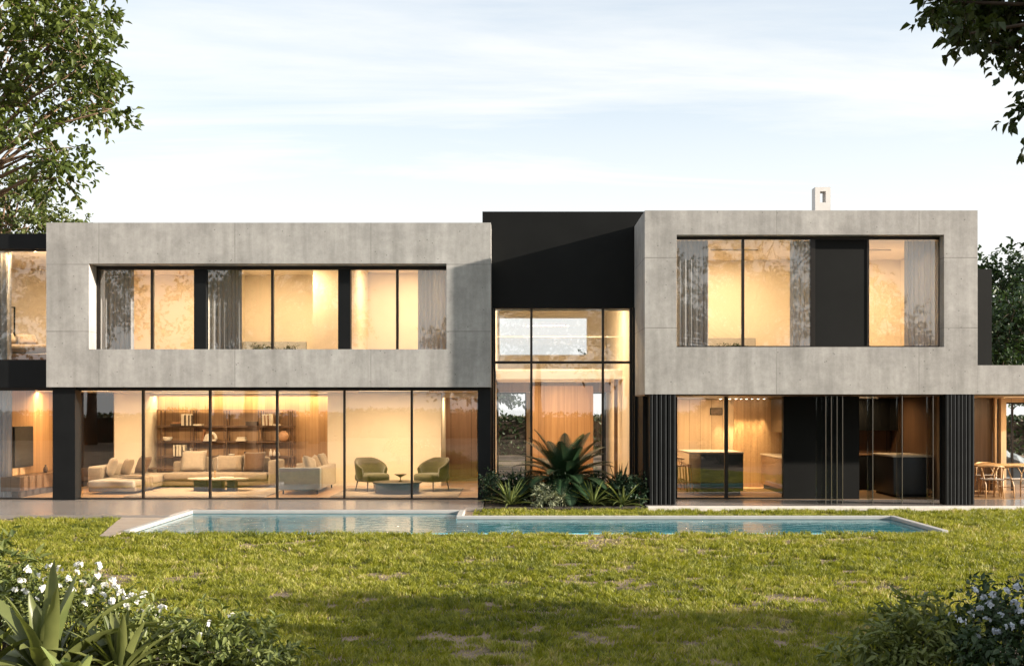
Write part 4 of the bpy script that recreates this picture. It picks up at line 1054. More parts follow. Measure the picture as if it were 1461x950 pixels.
for x, w, nm in ((-8.6, 58, 'left bay'), (-5.75, 62, 'middle bay'), (-2.6, 48, 'right bay')):
    ceil_lamp(x, 2.1, 5.70, 1.1, .5, w*K*.66, WARM, 'lit ceiling light in the %s behind the ribbon window' % nm, G1)
ceil_lamp(-11.7, .85, 5.86, .7, .5, 66*K, WARM, 'lit ceiling light in the bedroom of the dark wing', G1)
ceil_lamp(5.3, .9, 5.90, 1.1, .5, 70*K*.68, WARM, 'lit ceiling light left of the black panel in the projecting bedroom', G1)
ceil_lamp(8.6, .9, 5.90, .8, .5, 52*K*.66, WARM, 'lit ceiling light right of the black panel in the projecting bedroom', G1)
for x, w, nm in ((-8.0, 62, 'over the coffee table'), (-3.0, 58, 'over the round table'), (-11.2, 26, 'near the wall television')):
    ceil_lamp(x, 2.7, 2.565, 1.8, .5, w*K*1.1, WARM, 'lit ceiling light %s' % nm, G1)
ceil_lamp(1.25, 2.6, 5.10, 1.6, .6, 62*K, WARM, 'lit ceiling light high in the entrance hall', G1)
ceil_lamp(-1.45, 5.9, 2.565, .4, .3, 12*K, WARM, 'added unseen ceiling light brightening the passage beside the right armchair', G1)  # lamp added to brighten the brown passage wall
ceil_lamp(1.25, 4.9, 2.88, 1.4, .4, 30*K, WARM, 'lit ceiling light under the gallery of the entrance hall', G1)
ceil_lamp(5.0, 2.9, 2.40, 1.6, .3, 36*K, WARM, 'lit ceiling light over the kitchen island', G1)
ceil_lamp(9.0, 2.5, 2.40, .5, .2, 9*K, WARM, 'lit ceiling light in the dark scullery', G1)
ceil_lamp(12.6, 1.7, 2.40, 1.0, .2, 16*K, WARM, 'lit ceiling light over the dining table', G1)
# cove strip washing the oak wall behind the bookshelf
cv = empty('cove_light', (-7.6, 5.45, 2.55), 'glowing strip of light along the top of the oak bookshelf wall', 'cove light')
bm = bmesh.new(); box(bm, -2.45, 2.45, -.03, .03, -.012, 0); mesh_obj('diffuser', bm, 'lamp_diffuser', cv)
l = bpy.data.lights.new('lamp', 'AREA'); l.shape = 'RECTANGLE'; l.size = 4.9; l.size_y = .06; l.energy = 22*K; l.color = (1., .72, .36)
o = link('lamp', l, cv); o.location = (0, 0.30, -.03); o.rotation_euler = (R(12), 0, 0)
# row of small spots washing the kitchen wall
sp0 = None
for k, px in enumerate((1028, 1041, 1050, 1057.5, 1065, 1073, 1081.5, 1090)):
    x = PX(px, 4.17)
    if sp0 is None:
        sp0 = empty('ceiling_spot', (x, 4.17, 2.40), 'small bright spot in the row along the kitchen ceiling', 'spotlight', 'ceiling spots washing the kitchen wall')
        bm = bmesh.new(); lathe(bm, [(.028,-.022),(.032,-.02),(.032,-.001),(.02,-.0005)], 18); mesh_obj('housing', bm, 'steel', sp0)
        bm = bmesh.new(); lathe(bm, [(.001,-.0265),(.026,-.026),(.026,-.0225),(.001,-.022)], 18); mesh_obj('diffuser', bm, 'spot_diffuser', sp0)
        l = bpy.data.lights.new('lamp', 'SPOT'); l.energy = 60*K; l.color = (1., .74, .38); l.spot_size = R(30); l.spot_blend = .5; l.shadow_soft_size = .02
        o = link('lamp', l, sp0); o.location = (0, .0, -.06); o.rotation_euler = (R(5), 0, 0)
    else: dup(sp0, (x, 4.17, 2.40))
# ------------------------------------------------------------------ lawn
def vnoise(x, y, s, seed):
    r = np.random.default_rng(seed); G = r.random((64, 64))
    u, v = x*s, y*s; i, j = np.floor(u).astype(int), np.floor(v).astype(int); fu, fv = u-i, v-j
    fu = fu*fu*(3-2*fu); fv = fv*fv*(3-2*fv)
    g = lambda a, b: G[a % 64, b % 64]
    return (g(i,j)*(1-fu)+g(i+1,j)*fu)*(1-fv) + (g(i,j+1)*(1-fu)+g(i+1,j+1)*fu)*fv
def grass(zones):
    X, Y, S = [], [], []
    for x0, x1, y0, y1, dens, scale in zones:
        n = int((x1-x0)*(y1-y0)*dens)
        x = rng.uniform(x0, x1, n); y = rng.uniform(y0, y1, n)
        lim = .471*(y-CAMY)+1.6
        k = np.abs(x) < lim
        X.append(x[k]); Y.append(y[k]); S.append(np.full(k.sum(), scale))
    x = np.concatenate(X); y = np.concatenate(Y); s = np.concatenate(S)
    bad = (x > -6.84) & (x < 7.69) & (y > -6.03) & (y < -3.31)
    bad |= (x > -6.95) & (x < -.92) & (y >= -3.35) & (y < 2)
    bad |= (y > -3.46) & (x < -.8)
    bad |= (y > -6.6) & (y < -3.4) & (x < -6.8) & (x > -6.98 - .77*np.clip((y+6.6)/3.15, 0, 1))
    bad |= (x > 2.9) & (y > -1.63)
    bad |= (x > -.6) & (x < 2.95) & (y > -1.58)
    p = vnoise(x, y*1.5, .7, 3)*.26 + vnoise(x, y*1.6, 2.6, 4)*.40 + vnoise(x, y, 8., 5)*.34
    dry = np.clip((p - .56)/.09, 0, 1)
    keep = (~bad) & (rng.random(len(x)) > dry*.86)
    x, y, s, dry, p = x[keep], y[keep], s[keep], dry[keep], p[keep]
    n = len(x)
    tuft = .55*vnoise(x, y, 14., 8) + .45*vnoise(x, y, 3.3, 18)
    h = s*rng.uniform(.030, .070, n)*(1-.5*dry)*(.30 + 1.4*tuft)
    w = s*rng.uniform(.0038, .0072, n)
    a = rng.uniform(0, 2*np.pi, n); ln = rng.uniform(.2, 1.0, n)*h
    la = vnoise(x, y, 6., 9)*9 + rng.normal(0, .9, n)
    sx, sy = np.cos(a)*w, np.sin(a)*w; lx, ly = np.cos(la)*ln, np.sin(la)*ln
    z0 = np.full(n, GZ-.004)
    P = np.empty((n, 5, 3))
    P[:,0] = np.stack([x-sx, y-sy, z0], 1); P[:,1] = np.stack([x+sx, y+sy, z0], 1)
    P[:,2] = np.stack([x+lx*.35+sx*.8, y+ly*.35+sy*.8, z0+h*.62], 1); P[:,3] = np.stack([x+lx*.35-sx*.8, y+ly*.35-sy*.8, z0+h*.62], 1)
    P[:,4] = np.stack([x+lx, y+ly, z0+h], 1)
    b = (np.arange(n)*5).reshape(-1,1)
    big = vnoise(x, y, .5, 21); fine = vnoise(x, y, 17., 31)
    tone = np.clip(-.18 + .38*rng.random(n) + .62*fine + .30*(big-.4) + .35*tuft + .3*dry, 0, 1)
    o = array_mesh('lawn_grass', P.reshape(-1,3), [b+np.array([[0,1,2,3]]), b+np.array([[3,2,4]])], 'grass_blade', np.repeat(tone, 5))
    tag(o, 'sunlit yellow green lawn with bare straw patches', 'grass', kind='stuff')
grass([(-8, 8, -18, -13.5, 3600, .95), (-9, 9, -13.5, -10, 3000, 1.05), (-11, 11, -10, -5.9, 2300, 1.2), (-13, -7, -5.9, -3.3, 1900, 1.3), (7.7, 13, -5.9, -1.6, 1900, 1.3), (-.9, 7.9, -3.3, -1.55, 1900, 1.25)])

# ------------------------------------------------------------------ trees
def P3(px, py, d): return ((px-730)/F*d, d+CAMY, EYE+(585-py)/F*d)
def clumps_px(spec, d, jit=.8):
    out = []
    for px, py, r, n in spec:
        dd = d + random.uniform(-jit, jit)
        x, y, z = P3(px, py, dd); out.append((x, y, z, r*dd/F, r*.8*dd/F, n))
    return out
# big tree on the left whose lower limbs reach into the picture
cl = clumps_px([(px-24, py-4, r*.95, int(n*(.98 if py < 110 else .72))) for px, py, r, n in [(20,25,60,60),(75,20,52,56),(130,35,48,52),(165,40,26,26),(30,90,58,60),(95,85,52,50),(150,95,36,40),(160,125,26,26),(-60,60,70,60),
                (15,150,50,44),(70,140,44,44),(120,150,40,40),(165,150,30,32),(185,160,18,18),(-50,150,60,50),(25,195,30,22),(60,190,26,16),(-60,230,60,40),
                (95,225,24,20),(115,235,26,26),(110,258,20,20),(85,250,14,10),(126,215,14,10),
                (-100,0,80,60),(20,-50,70,60),(110,-45,64,56),(170,-25,30,28),(60,-120,80,60),(-40,-130,90,60)]], 15.5, 1.2)
tree('broadleaf_tree', 'large sunlit broadleaf tree reaching in from the upper left corner', 'tree', (-8.6, -9.2, GZ), (-8.2, -9.3, 5.2), cl, .105, 'leaf_tree', 'bark', .24, None, 8, .36, 1.1, .6, .045)
# tree on the right: dark twigs overhanging the corner
cl = clumps_px([(px+14, py-12, r*.85, int(n*.62)) for px, py, r, n in [(1345,15,34,26),(1385,25,40,34),(1425,20,46,40),(1455,60,34,28),(1410,55,30,26),(1370,60,26,16),(1390,78,16,9),(1440,85,18,10),(1330,30,18,12),
                (1455,110,14,8),(1462,140,14,9),(1452,170,14,9),(1458,190,10,5),(1500,100,40,30),(1490,170,28,16),(1340,-25,40,30),(1400,-35,50,40),(1460,-30,60,46),(1530,20,60,46),(1360,-85,60,40),(1450,-110,80,50)]], 9.2, .5)
cl += [(7.5,-17,6.2,1.5,1.1,90),(9.2,-18,6.8,1.8,1.3,120),(8.2,-16.4,7.8,1.6,1.2,90),(11,-18.2,7.0,1.8,1.4,120),(10,-17.2,8.8,1.8,1.3,100),(6.0,-16.3,7.2,1.2,.9,70),(12.2,-18.4,8.6,1.8,1.5,110),(10.6,-18.6,5.2,1.5,1.0,90),(13.5,-18.6,6.6,1.6,1.5,100)]
tree('overhanging_tree', 'dark leafy tree whose twigs hang into the upper right corner', 'tree', (8.8, -17.2, GZ), (8.7, -17.0, 4.6), cl, .092, 'leaf_overhang', 'bark_dark', .22, None, 8, .22, 1.5, .9, .045, .005)
# garden behind the house
def puff_tree(name, label, base, h, r, size, m, group, n=14, tw=34, low=.35, bark='bark_dark'):
    cl = []
    for k in range(n):
        o = rand_dirs(1, -.8, 1.)[0]; q = random.uniform(.35, .95)
        c = (base[0]+o[0]*r*q, base[1]+o[1]*r*q, base[2]+h*(low + (1-low)*(.5+.5*o[2]*q)) - .3)
        cl.append((*c, r*random.uniform(.30,.48), r*random.uniform(.26,.40), tw))
    return tree(name, label, 'tree', base, (base[0], base[1], base[2]+h*.5), cl, size, m, bark, .12+h*.012, group, 8, size*4.2, 1., .4, .06, .012)
GB = 'trees in the garden behind the house'
cl = clumps_px([(10,268,24,34),(32,262,20,26),(50,286,22,30),(18,300,26,36),(62,306,20,26),(4,326,26,34),(42,322,24,34),(-20,290,30,40),(30,246,14,12),(-25,330,30,40),(0,360,36,40),(50,350,30,34)], 37, 1.0)
tree('broadleaf_tree', 'hazy olive tree rising behind the dark wing at the far left', 'tree', (-17.8, 12, GZ), (-17.7, 12, 5.5), cl, .17, 'leaf_far', 'bark', .2, GB, 8, .5, 1., .4, .06, .012)
cl = clumps_px([(84,316,12,12),(104,312,13,13),(118,318,10,8),(95,330,16,16),(110,340,18,18)], 38, .6)
tree('broadleaf_tree', 'small spray of olive foliage just above the left concrete roof', 'tree', (-15.4, 13.2, GZ), (-15.3, 13.2, 6), cl, .16, 'leaf_far', 'bark', .14, GB, 8, .4, 1., .4, .05, .012)
puff_tree('garden_tree', 'dark green tree behind the black roof box at the right edge', (15.0, 8.6, GZ), 6.6, 1.9, .16, 'leaf_dark', GB, 20, 44, .25)
puff_tree('garden_tree', 'taller dark tree cut off by the right edge of the picture', (17.2, 10.5, GZ), 7.6, 2.3, .18, 'leaf_dark', GB, 18, 44, .25)
puff_tree('garden_tree', 'tree in the rear garden seen through the left hall window', (-1.2, 24, GZ), 4.3, 1.6, .2, 'leaf_dark', GB, 10, 20, .5)
puff_tree('garden_tree', 'tree in the rear garden seen through the right hall window', (5.2, 23, GZ), 6.0, 2.2, .2, 'leaf_dark', GB, 10, 20, .5)
puff_tree('garden_tree', 'tree in the rear garden behind the dining terrace', (19, 19, GZ), 7.0, 2.6, .2, 'leaf_dark', GB, 14, 34, .3)
def hedge(label, x0, x1, y, h, t, size, m, n):
    pos = np.stack([rng.uniform(x0, x1, n), y + rng.choice([-1, 1, -1], n)*t*.5*rng.uniform(.75, 1.08, n), GZ + h*rng.uniform(0, 1.03, n)], 1)
    k = n//3; pos[:k,1] = y + rng.uniform(-t/2, t/2, k); pos[:k,2] = GZ + h*rng.uniform(.95, 1.06, k)
    V, Fq = leaves(pos, rand_dirs(n), rand_dirs(n), size*rng.uniform(.6,1.3,n), size*.6*np.ones(n))
    root = empty('hedge', ((x0+x1)/2, y, GZ), label, 'hedge')
    array_mesh('foliage', V - np.array([(x0+x1)/2, y, GZ]), Fq, m, np.repeat(rng.random(n), 6), root)
    bm = bmesh.new(); box(bm, x0-(x0+x1)/2, x1-(x0+x1)/2, -t*.42, t*.42, 0, h*.93); mesh_obj('branches', bm, 'bark_dark', root)
hedge('clipped green hedge behind the house seen through the hall windows', -12, 26, 28, 1.75, 1.2, .22, 'leaf_hedge', 9000)
# boulder ramp beyond the dining room
bm = bmesh.new()
for k in range(9):
    t = bmesh.new(); bmesh.ops.create_icosphere(t, subdivisions=2, radius=1)
    for v in t.verts: v.co *= 1 + .28*mnoise.noise(v.co*1.3 + Vector((k*7,0,0)))
    merge_into(bm, t, Matrix.Translation((14.05 + k*.42, 9.0, 1.18 - k*.17)) @ Matrix.Rotation(R(22),4,'Y') @ Matrix.Diagonal((.42,.35,.22,1)), False)
box(bm, 13.9, 17.6, 8.9, 9.3, GZ, .35)
tag(mesh_obj('rock_wall', bm, 'boulder_grey'), 'sloping blue grey rock wall outside the dining room window', 'rock wall')

# garden on the near side: what the glass reflects and what shades the foreground
hedge('long hedge on the near side of the garden', -45, 45, -52, 1.9, 1.4, .3, 'leaf_hedge', 8000)
GN = 'trees along the near side of the garden'
for k, (x, y, h, r) in enumerate(((-36,-49,15,4.6),(-28,-46,16,4.4),(-20,-49,14.5,4.2),(-13,-46,14,3.5),(-4.5,-51,9.2,2.9),(2,-47,12.5,3.2),(9,-48,15,3.8),(15.5,-46,13.5,3.4),(24.5,-48,9.4,3.3),(32,-50,10,3.4))):
    puff_tree('garden_tree', 'tree standing on the near side of the garden', (x, y, GZ), h, r, .28, 'leaf_overhang', GN, 20, 30, .17 + .07*(k % 3))
def shrub(name, label, cl, base, size, m, per=8, tl=.22, width=.5, droop=.3, cat='shrub', group=None, blooms=None, dens=1.):
    root = empty(name, base, label, cat, group)
    V, Fq, tn, tw = clump_leaves(cl, size, per, tl, width, droop, dens)
    k = V[:,2].reshape(-1,6).min(1) > GZ-.02
    kk = np.repeat(k, 6); idx = np.arange(len(V))
    nf = len(Fq)//2; Fq = np.concatenate([Fq[:nf][k], Fq[nf:][k]])
    array_mesh('foliage', V - np.array(base), Fq, m, tn, root)
    bm = bmesh.new()
    for c in cl:
        b = Vector(base); e = Vector(c[:3])
        for q in range(3):
            o = Vector((random.uniform(-.1,.1), random.uniform(-.1,.1), 0))
            tube(bm, [Vector((o.x*1.2,o.y*1.2,-.03)), (e-b)*.5+o, e-b+o*1.5], [.008,.006,.003], 5)
    mesh_obj('stems', bm, 'bark_dark', root)
    if blooms:
        for (x, y, z, n, r, pm, ps) in blooms:
            o = rand_dirs(n, -.1, 1.)
            cen = np.array([x,y,z]) + o*r*rng.uniform(.5,1,(n,1))
            pos, dr, nr = [], [], []
            for j in range(5):
                a = 2*np.pi*j/5 + rng.uniform(0,6,n)
                f = norm(o + rand_dirs(n)*.3); s = norm(np.cross(f, np.array([.3,.2,1.]))); u = np.cross(s, f)
                dr.append(norm(s*np.cos(a)[:,None] + u*np.sin(a)[:,None] + f*.25)); pos.append(cen); nr.append(f)
            pos = np.concatenate(pos); dr = np.concatenate(dr); nr = np.concatenate(nr)
            V, Fq = leaves(pos, dr, nr, ps*rng.uniform(.8,1.2,len(pos)), ps*.85*np.ones(len(pos)), .12, .1)
            array_mesh('flower_cluster', V - np.array(base), Fq, pm, np.repeat(rng.random(len(pos)), 6), root)
    return root
# tall shrubs outside the frame on the right, whose long shadows cross the foreground
cl = []
for k in range(80):
    x = random.uniform(8.6, 12.5); y = random.uniform(-22.5, -15.3) + (x-9)*-.25
    cl.append((x, y, random.uniform(.3, 2.8 if y > -18.8 else 2.2), .62, .55, 90))
shrub('tall_shrub', 'tall dark shrubs standing on the lawn beyond the right edge', cl, (10.4, -17.6, GZ), .13, 'leaf_overhang', 8, .38, .6)

# ------------------------------------------------------------------ planting in front of the hall
def rosette(n, L0, W0, el0, el1, droop, jit=.3):
    out = []
    for k in range(n):
        t = (k+.5)/n; az = k*2.39996 + random.uniform(-jit, jit)
        el = R(el0 + (el1-el0)*t + random.uniform(-6, 6)); ln = L0*random.uniform(.75, 1.1)*(1 - .25*t)
        b = (math.cos(az)*.03, math.sin(az)*.03, .02+.05*t)
        out.append((b, az, el, ln, W0*random.uniform(.8,1.15), droop*(1-.5*t)))
    return out
def bedplant(px, py_base, y, n, h, w, m, label, el=(8, 78), droop=.7):
    x = PX(px, y); h *= 1.12
    return strap_plant('spiky_plant', label, 'plant', (x, y, -.03), rosette(n, h, w, el[0], el[1], droop), m, 'spiky plants in the bed before the hall', seg=7, fold=.3, taper=.5)
bedplant(728, 722, -1.15, 30, .72, .05, 'leaf_agave', 'spiky rosette at the left front corner of the planting bed')
bedplant(846, 722, -1.10, 30, .66, .05, 'leaf_agave', 'pale edged spiky rosette right of the palm at the front of the bed')
bedplant(888, 722, -1.15, 28, .64, .05, 'leaf_agave', 'spiky rosette at the right front corner of the planting bed', (4, 66), 1.0)
bedplant(738, 690, -.1, 34, .98, .045, 'leaf_cycad', 'tall dark tufted plant behind the left front rosette', (25, 86), .8)
bedplant(885, 690, -.2, 34, .98, .05, 'leaf_cycad', 'tall dark tufted plant behind the right front rosettes', (25, 86), .8)
bedplant(805, 705, -.75, 18, .55, .05, 'leaf_cycad', 'low dark tuft at the foot of the palm')
x = PX(780, -1.1)
cl = [(x+dx, -1.1+dy, .10+dz, .2, .16, 26) for dx, dy, dz in ((-.22,0,.06),(0,.05,.2),(.2,0,.1),(.05,-.12,.05),(-.1,-.1,.12),(.3,.05,.02))]
shrub('variegated_shrub', 'rounded shrub with white edged leaves left of the palm', cl, (x, -1.1, -.03), .085, 'leaf_variegated', 8, .16, .32)
for px, y, lab in ((758, -.35, 'dark low shrub filling the bed left of the palm'), (838, -.4, 'dark low shrub filling the bed right of the palm'), (905, -.75, 'dark low shrub against the fin screen'), (716, -.5, 'dark low shrub beside the black column at the left of the bed'), (868, -.65, 'dark low shrub between the two right rosettes'), (800, -.8, 'dark low shrub at the foot of the palm behind the white edged one')):
    x = PX(px, y)
    cl = [(x+random.uniform(-.3,.3), y+random.uniform(-.2,.2), random.uniform(.08,.46), .22, .2, 30) for _ in range(9)]
    shrub('low_shrub', lab, cl, (x, y, -.03), .075, 'leaf_cycad', 8, .18, .5)
# sago palm
x = PX(806, -.3)
palm = empty('sago_palm', (x, -.3, -.03), 'dark sago palm with arching feathery fronds in the middle of the planting bed', 'palm')
V, Fc, T = [], [], []
for k in range(54):
    t = k/53; az = k*2.39996; el = R(16 + 58*t**1.3); d = np.array([math.cos(az)*math.cos(el), math.sin(az)*math.cos(el), math.sin(el)])
    p = np.array([math.cos(az)*.06, math.sin(az)*.06, .42+.06*t]); ln = 1.3*random.uniform(.85,1.08); n = 34; tone = random.uniform(.1, .8)
    for i in range(n):
        s = i/n; side = np.cross(d, [0,0,1.]); side /= np.linalg.norm(side); up = np.cross(side, d)
        if i > 2:
            ll = .25*math.sin(math.pi*min(1, .12+.9*s))**.7 + .03
            for sg in (-1, 1):
                dd = side*sg*.80 + d*.55 + up*.28; dd /= np.linalg.norm(dd)
                wv = d*.016; q = p + dd*ll*.55 ; e = p + dd*ll - np.array([0,0,.02])
                b = len(V); V += [p-wv, p+wv, q+wv*.9, e, q-wv*.9]; T += [tone]*5
                Fc += [(b, b+1, b+2, b+4), (b+4, b+2, b+3, b+3)]
        p = p + d*ln/n; d = d + np.array([0,0,-1])*(1.55-.75*t)/n; d /= np.linalg.norm(d)
        if i == 0: spine = [p.copy()]
        spine.append(p.copy())
    for a, b_ in zip(spine, spine[1:]):
        b = len(V); w = side*.006; V += [a-w, a+w, b_+w, b_-w]; T += [tone]*4; Fc += [(b, b+1, b+2, b+3)]
Fq = np.array([f for f in Fc if len(set(f)) == 4]); Ft = np.array([f[:3] for f in Fc if len(set(f)) == 3])
array_mesh('fronds', np.array(V), [Fq, Ft], 'leaf_cycad', T, palm)
bm = bmesh.new(); lathe(bm, [(.14,-.05),(.15,.1),(.13,.3),(.10,.44),(.05,.5)], 16); mesh_obj('trunk', bm, 'bark_dark', palm)

# ------------------------------------------------------------------ foreground plants
def big_strap(base, specs, label, m='leaf_strap', wave=.09, tw=.5):
    return strap_plant('strap_leaf_plant', label, 'plant', base, specs, m, 'strap leafed plants in the near left corner', seg=18, fold=.2, taper=.5, wave=wave, twist=tw)
def fan(n, L0, W0, el0, el1, droop, z0):
    return [((b[0]*1.5, b[1]*1.5, z0+b[2]), az, el, ln, w, dr) for b, az, el, ln, w, dr in rosette(n, L0, W0, el0, el1, droop)]
b = (-3.42, -17.0, GZ)
big_strap(b, fan(24, .92, .135, 24, 84, 1.35, .16) + [((.02,.03,.2), R(100), R(85), .86, .17, .3), ((.05,0,.2), R(20), R(62), .95, .13, 1.2), ((.05,.02,.2), R(5), R(52), 1.0, .12, 1.4), ((-.04,0,.2), R(170), R(66), .85, .14, 1.0)],
   'tallest plant with broad upright strap leaves in the near left corner')
big_strap((-2.93, -16.85, GZ), fan(36, .62, .075, 12, 84, .95, .17), 'smaller rosette of narrow strap leaves beside the white flowers', 'leaf_strap', .0, .25)
big_strap((-3.95, -17.1, GZ), fan(16, .62, .15, 20, 80, 1.0, .1), 'low strap leafed plant at the very left edge beside the tall one', 'leaf_strap', .05, .4)
big_strap((-3.1, -17.35, GZ), fan(14, .5, .11, 20, 75, 1.0, .1), 'low strap leafed plant in front of the tall one, half out of the picture', 'leaf_agave', .0, .3)
def at(px, py, d): return P3(px, py, d)
# white flowering shrub
cl, bl = [], []
for px, py, d in ((40,840,8.9),(75,830,9.0),(110,835,9.0),(150,850,8.9),(185,860,8.8),(60,875,8.7),(110,880,8.6),(160,890,8.6),(20,860,8.8),(205,885,8.6),(90,910,8.5),(150,925,8.5)):
    x, y, z = at(px, py+10, d); cl.append((x, y, max(z-.02, .05), .24, .16, 26))
for px, py in ((30,828),(70,808),(85,812),(112,816),(118,832),(140,808),(150,836),(132,842),(165,838),(172,846),(188,850),(205,848),(60,840),(76,846),(96,848),(120,862),(50,856),(180,866),(200,872),(215,868),(35,845),(160,858),(232,868),(98,826),(52,822),(42,812),(22,842),(66,828),(104,842),(126,844),(146,850),(84,836),(180,852),(196,860),(160,828),(222,878),(112,806),(14,858),(138,822)):
    x, y, z = at(px, py, 8.75 + random.uniform(-.25,.2)); bl.append((x, y, z, random.choice((3,5,7)), .028, 'petal_white', random.uniform(.020,.030)))
shrub('flowering_shrub', 'low shrub covered in white blossoms in the near left corner', cl, (-3.5, -16.2, GZ), .07, 'leaf_shrub', 8, .16, .42, .3, 'shrub', None, bl)
# leafy ground shrub to its right
cl = [(*at(px, py, d), .19, .13, 24) for px, py, d in ((240,905,8.7),(275,900,8.7),(310,910,8.7),(345,915,8.8),(375,925,8.7),(260,935,8.5),(300,940,8.5),(340,945,8.5),(375,950,8.5),(225,930,8.5),(400,950,8.5))]
cl = [(a, b_, max(c, .02), d, e, f) for a, b_, c, d, e, f in cl]
bl = [(*at(px, py, 8.45), 2, .03, 'petal_white', .02) for px, py in ((250,900),(285,905),(300,890),(330,880),(262,925),(352,930),(365,940))]
shrub('leafy_shrub', 'low leafy shrub with pointed pale green leaves right of the rosette', cl, (-2.25, -16.4, GZ), .085, 'leaf_shrub', 8, .2, .38, .2, 'shrub', None, bl)
cl = [(*at(px, py, d), .16, .2, 22) for px, py, d in ((-10,800,9.4),(15,815,9.4),(5,840,9.3),(-15,850,9.3),(20,860,9.2),(30,835,9.3),(-40,820,9.4))]
shrub('leafy_shrub', 'bushy green shrub cut off by the left edge above the strap leaves', cl, (-4.3, -15.7, GZ), .09, 'leaf_shrub', 8, .22, .36)
# right corner: shaded shrubs
cl, bl = [], []
for px, py, d in ((1395,850,8.4),(1430,845,8.4),(1460,850,8.5),(1380,880,8.2),(1420,885,8.2),(1455,890,8.2),(1385,915,8.0),(1430,925,8.0),(1465,930,8.0),(1490,870,8.3),(1400,945,7.9),(1450,955,7.9)):
    x, y, z = at(px+14, py+14, d); cl.append((x, y, max(z, .05), .25, .18, 30))
for px, py in ((1378,832),(1392,842),(1405,838),(1422,832),(1440,828),(1456,836),(1385,858),(1402,852),(1436,850),(1448,846),(1372,866),(1416,868),(1442,862),(1360,876),(1395,876),(1428,884),(1450,880),(1410,892),(1380,900),(1456,902),(1404,910),(1428,836),(1460,860),(1347,868)):
    x, y, z = at(px+12, py+10, 8.05 + random.uniform(-.2,.15)); bl.append((x, y, z, random.choice((3,5,7)), .028, 'petal_blue', random.uniform(.020,.029)))
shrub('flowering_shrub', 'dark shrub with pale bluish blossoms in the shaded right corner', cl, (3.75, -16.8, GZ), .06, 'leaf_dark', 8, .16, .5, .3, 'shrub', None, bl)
cl = [(*at(px, py, d), .2, .14, 26) for px, py, d in ((1240,915,8.5),(1270,895,8.6),(1300,885,8.6),(1335,885,8.6),(1255,940,8.3),(1290,930,8.3),(1330,920,8.3),(1365,915,8.3),(1310,950,8.2),(1350,950,8.2),(1225,948,8.3))]
cl = [(a, b_, max(c, .03), d, e, f) for a, b_, c, d, e, f in cl]
shrub('leafy_shrub', 'shaded leafy shrub with narrow leaves left of the bluish blossoms', cl, (3.0, -16.6, GZ), .085, 'leaf_shrub', 8, .2, .34, .5)
# ------------------------------------------------------------------ sky, sun, camera
SUN = Vector((3.95, -1.0, 1.03)).normalized()      # towards the sun
el = math.asin(SUN.z); az = math.atan2(SUN.x, SUN.y)
w = bpy.data.worlds.new('World'); SC.world = w; w.use_nodes = True
nt = w.node_tree; nt.nodes.clear()
out = nt.nodes.new('ShaderNodeOutputWorld'); bg = N(nt, 'ShaderNodeBackground', Strength=.12)
sky = N(nt, 'ShaderNodeTexSky', sky_type='NISHITA', sun_disc=False, sun_elevation=el, sun_rotation=az, air_density=1., dust_density=1.5, ozone_density=1.)
tc = N(nt, 'ShaderNodeTexCoord'); D = tc.outputs['Generated']
sx = N(nt, 'ShaderNodeSeparateXYZ'); L(nt, D, sx.inputs[0])
zc = N(nt, 'ShaderNodeMath', operation='MAXIMUM'); L(nt, sx.outputs[2], zc.inputs[0]); zc.inputs[1].default_value = 0.
za = N(nt, 'ShaderNodeMath', operation='ADD'); L(nt, zc.outputs[0], za.inputs[0]); za.inputs[1].default_value = .12
iv = N(nt, 'ShaderNodeMath', operation='DIVIDE'); iv.inputs[0].default_value = 1.; L(nt, za.outputs[0], iv.inputs[1])
pl = N(nt, 'ShaderNodeVectorMath', operation='SCALE'); L(nt, D, pl.inputs[0]); L(nt, iv.outputs[0], pl.inputs['Scale'])
mp = N(nt, 'ShaderNodeMapping'); mp.inputs['Rotation'].default_value = (0, 0, R(-24)); mp.inputs['Scale'].default_value = (.34, 1.25, .0); mp.inputs['Location'].default_value = (.35, .2, 0)
L(nt, pl.outputs[0], mp.inputs[0])
n1 = N(nt, 'ShaderNodeTexNoise', Scale=1.7, Detail=9., Roughness=.6, Distortion=.5); L(nt, mp.outputs[0], n1.inputs['Vector'])
cl_ = ramp(nt, n1.outputs[0], [(.42, (0,0,0)), (.66, (1,1,1))])
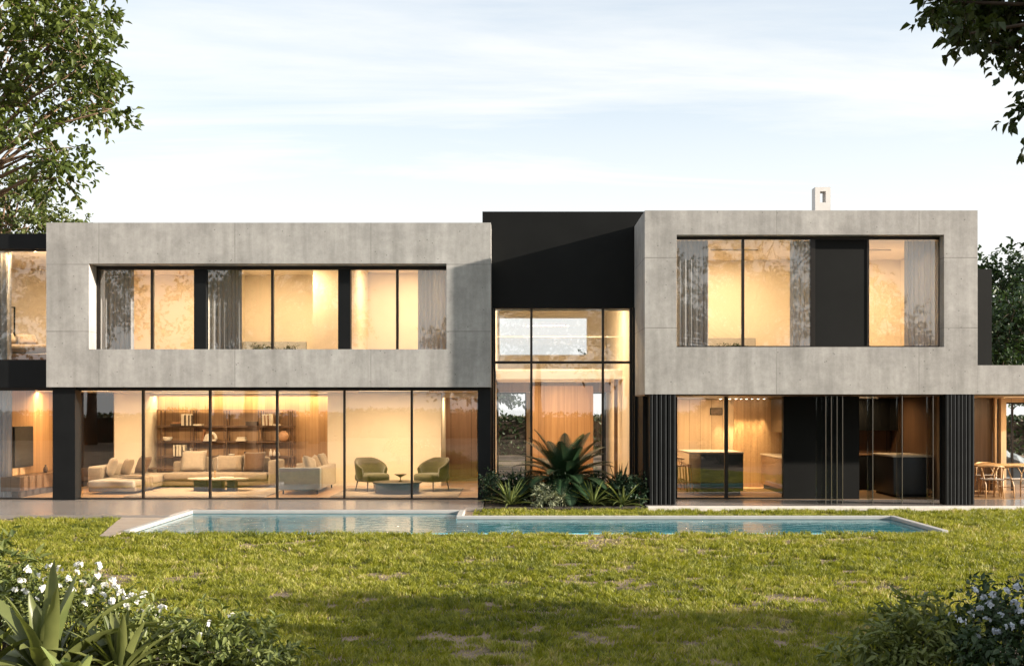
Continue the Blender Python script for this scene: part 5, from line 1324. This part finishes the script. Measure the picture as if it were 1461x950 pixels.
# haze towards the horizon
h1 = N(nt, 'ShaderNodeMapRange'); L(nt, zc.outputs[0], h1.inputs[0]); h1.inputs[1].default_value = .14; h1.inputs[2].default_value = .46; h1.inputs[3].default_value = .97; h1.inputs[4].default_value = .0
h2 = N(nt, 'ShaderNodeMath', operation='POWER'); L(nt, h1.outputs[0], h2.inputs[0]); h2.inputs[1].default_value = 1.3
veil = N(nt, 'ShaderNodeMath', operation='MULTIPLY_ADD'); L(nt, cl_.outputs[0], veil.inputs[0]); veil.inputs[1].default_value = .46; veil.inputs[2].default_value = .50
fac = N(nt, 'ShaderNodeMath', operation='MAXIMUM'); L(nt, veil.outputs[0], fac.inputs[0]); L(nt, h2.outputs[0], fac.inputs[1])
mix = N(nt, 'ShaderNodeMix', data_type='RGBA'); L(nt, fac.outputs[0], mix.inputs[0])
L(nt, sky.outputs[0], mix.inputs[6]); mix.inputs[7].default_value = (3.70, 3.72, 3.64, 1)
L(nt, mix.outputs[2], bg.inputs[0]); L(nt, bg.outputs[0], out.inputs[0])
sun = bpy.data.lights.new('sun', 'SUN'); sun.energy = 5.; sun.angle = R(.8); sun.color = (1., .89, .75)
o = link('sun', sun); o.rotation_euler = SUN.to_track_quat('Z', 'Y').to_euler()
cam = bpy.data.cameras.new('camera'); co = link('camera', cam); co.location = (0, CAMY, EYE); co.rotation_euler = (R(90), 0, 0)
cam.sensor_width = 36; cam.lens = 36*F/1461; cam.shift_y = 110/1461; cam.shift_x = .0003; cam.clip_end = 2000; cam.clip_start = .05
SC.camera = co
SC.view_settings.view_transform = 'Standard'; SC.view_settings.look = 'None'; SC.view_settings.exposure = 1.3; SC.view_settings.gamma = 1
SC.view_settings.use_curve_mapping = False
SC.render.engine = 'CYCLES'
c = SC.cycles
c.use_denoising = True
try: c.denoiser = 'OPENIMAGEDENOISE'; c.denoising_input_passes = 'RGB_ALBEDO_NORMAL'
except Exception: pass
c.max_bounces = 8; c.diffuse_bounces = 4; c.glossy_bounces = 4; c.transmission_bounces = 6; c.transparent_max_bounces = 24
c.sample_clamp_indirect = 6.; c.caustics_reflective = False; c.caustics_refractive = False
c.use_light_tree = True
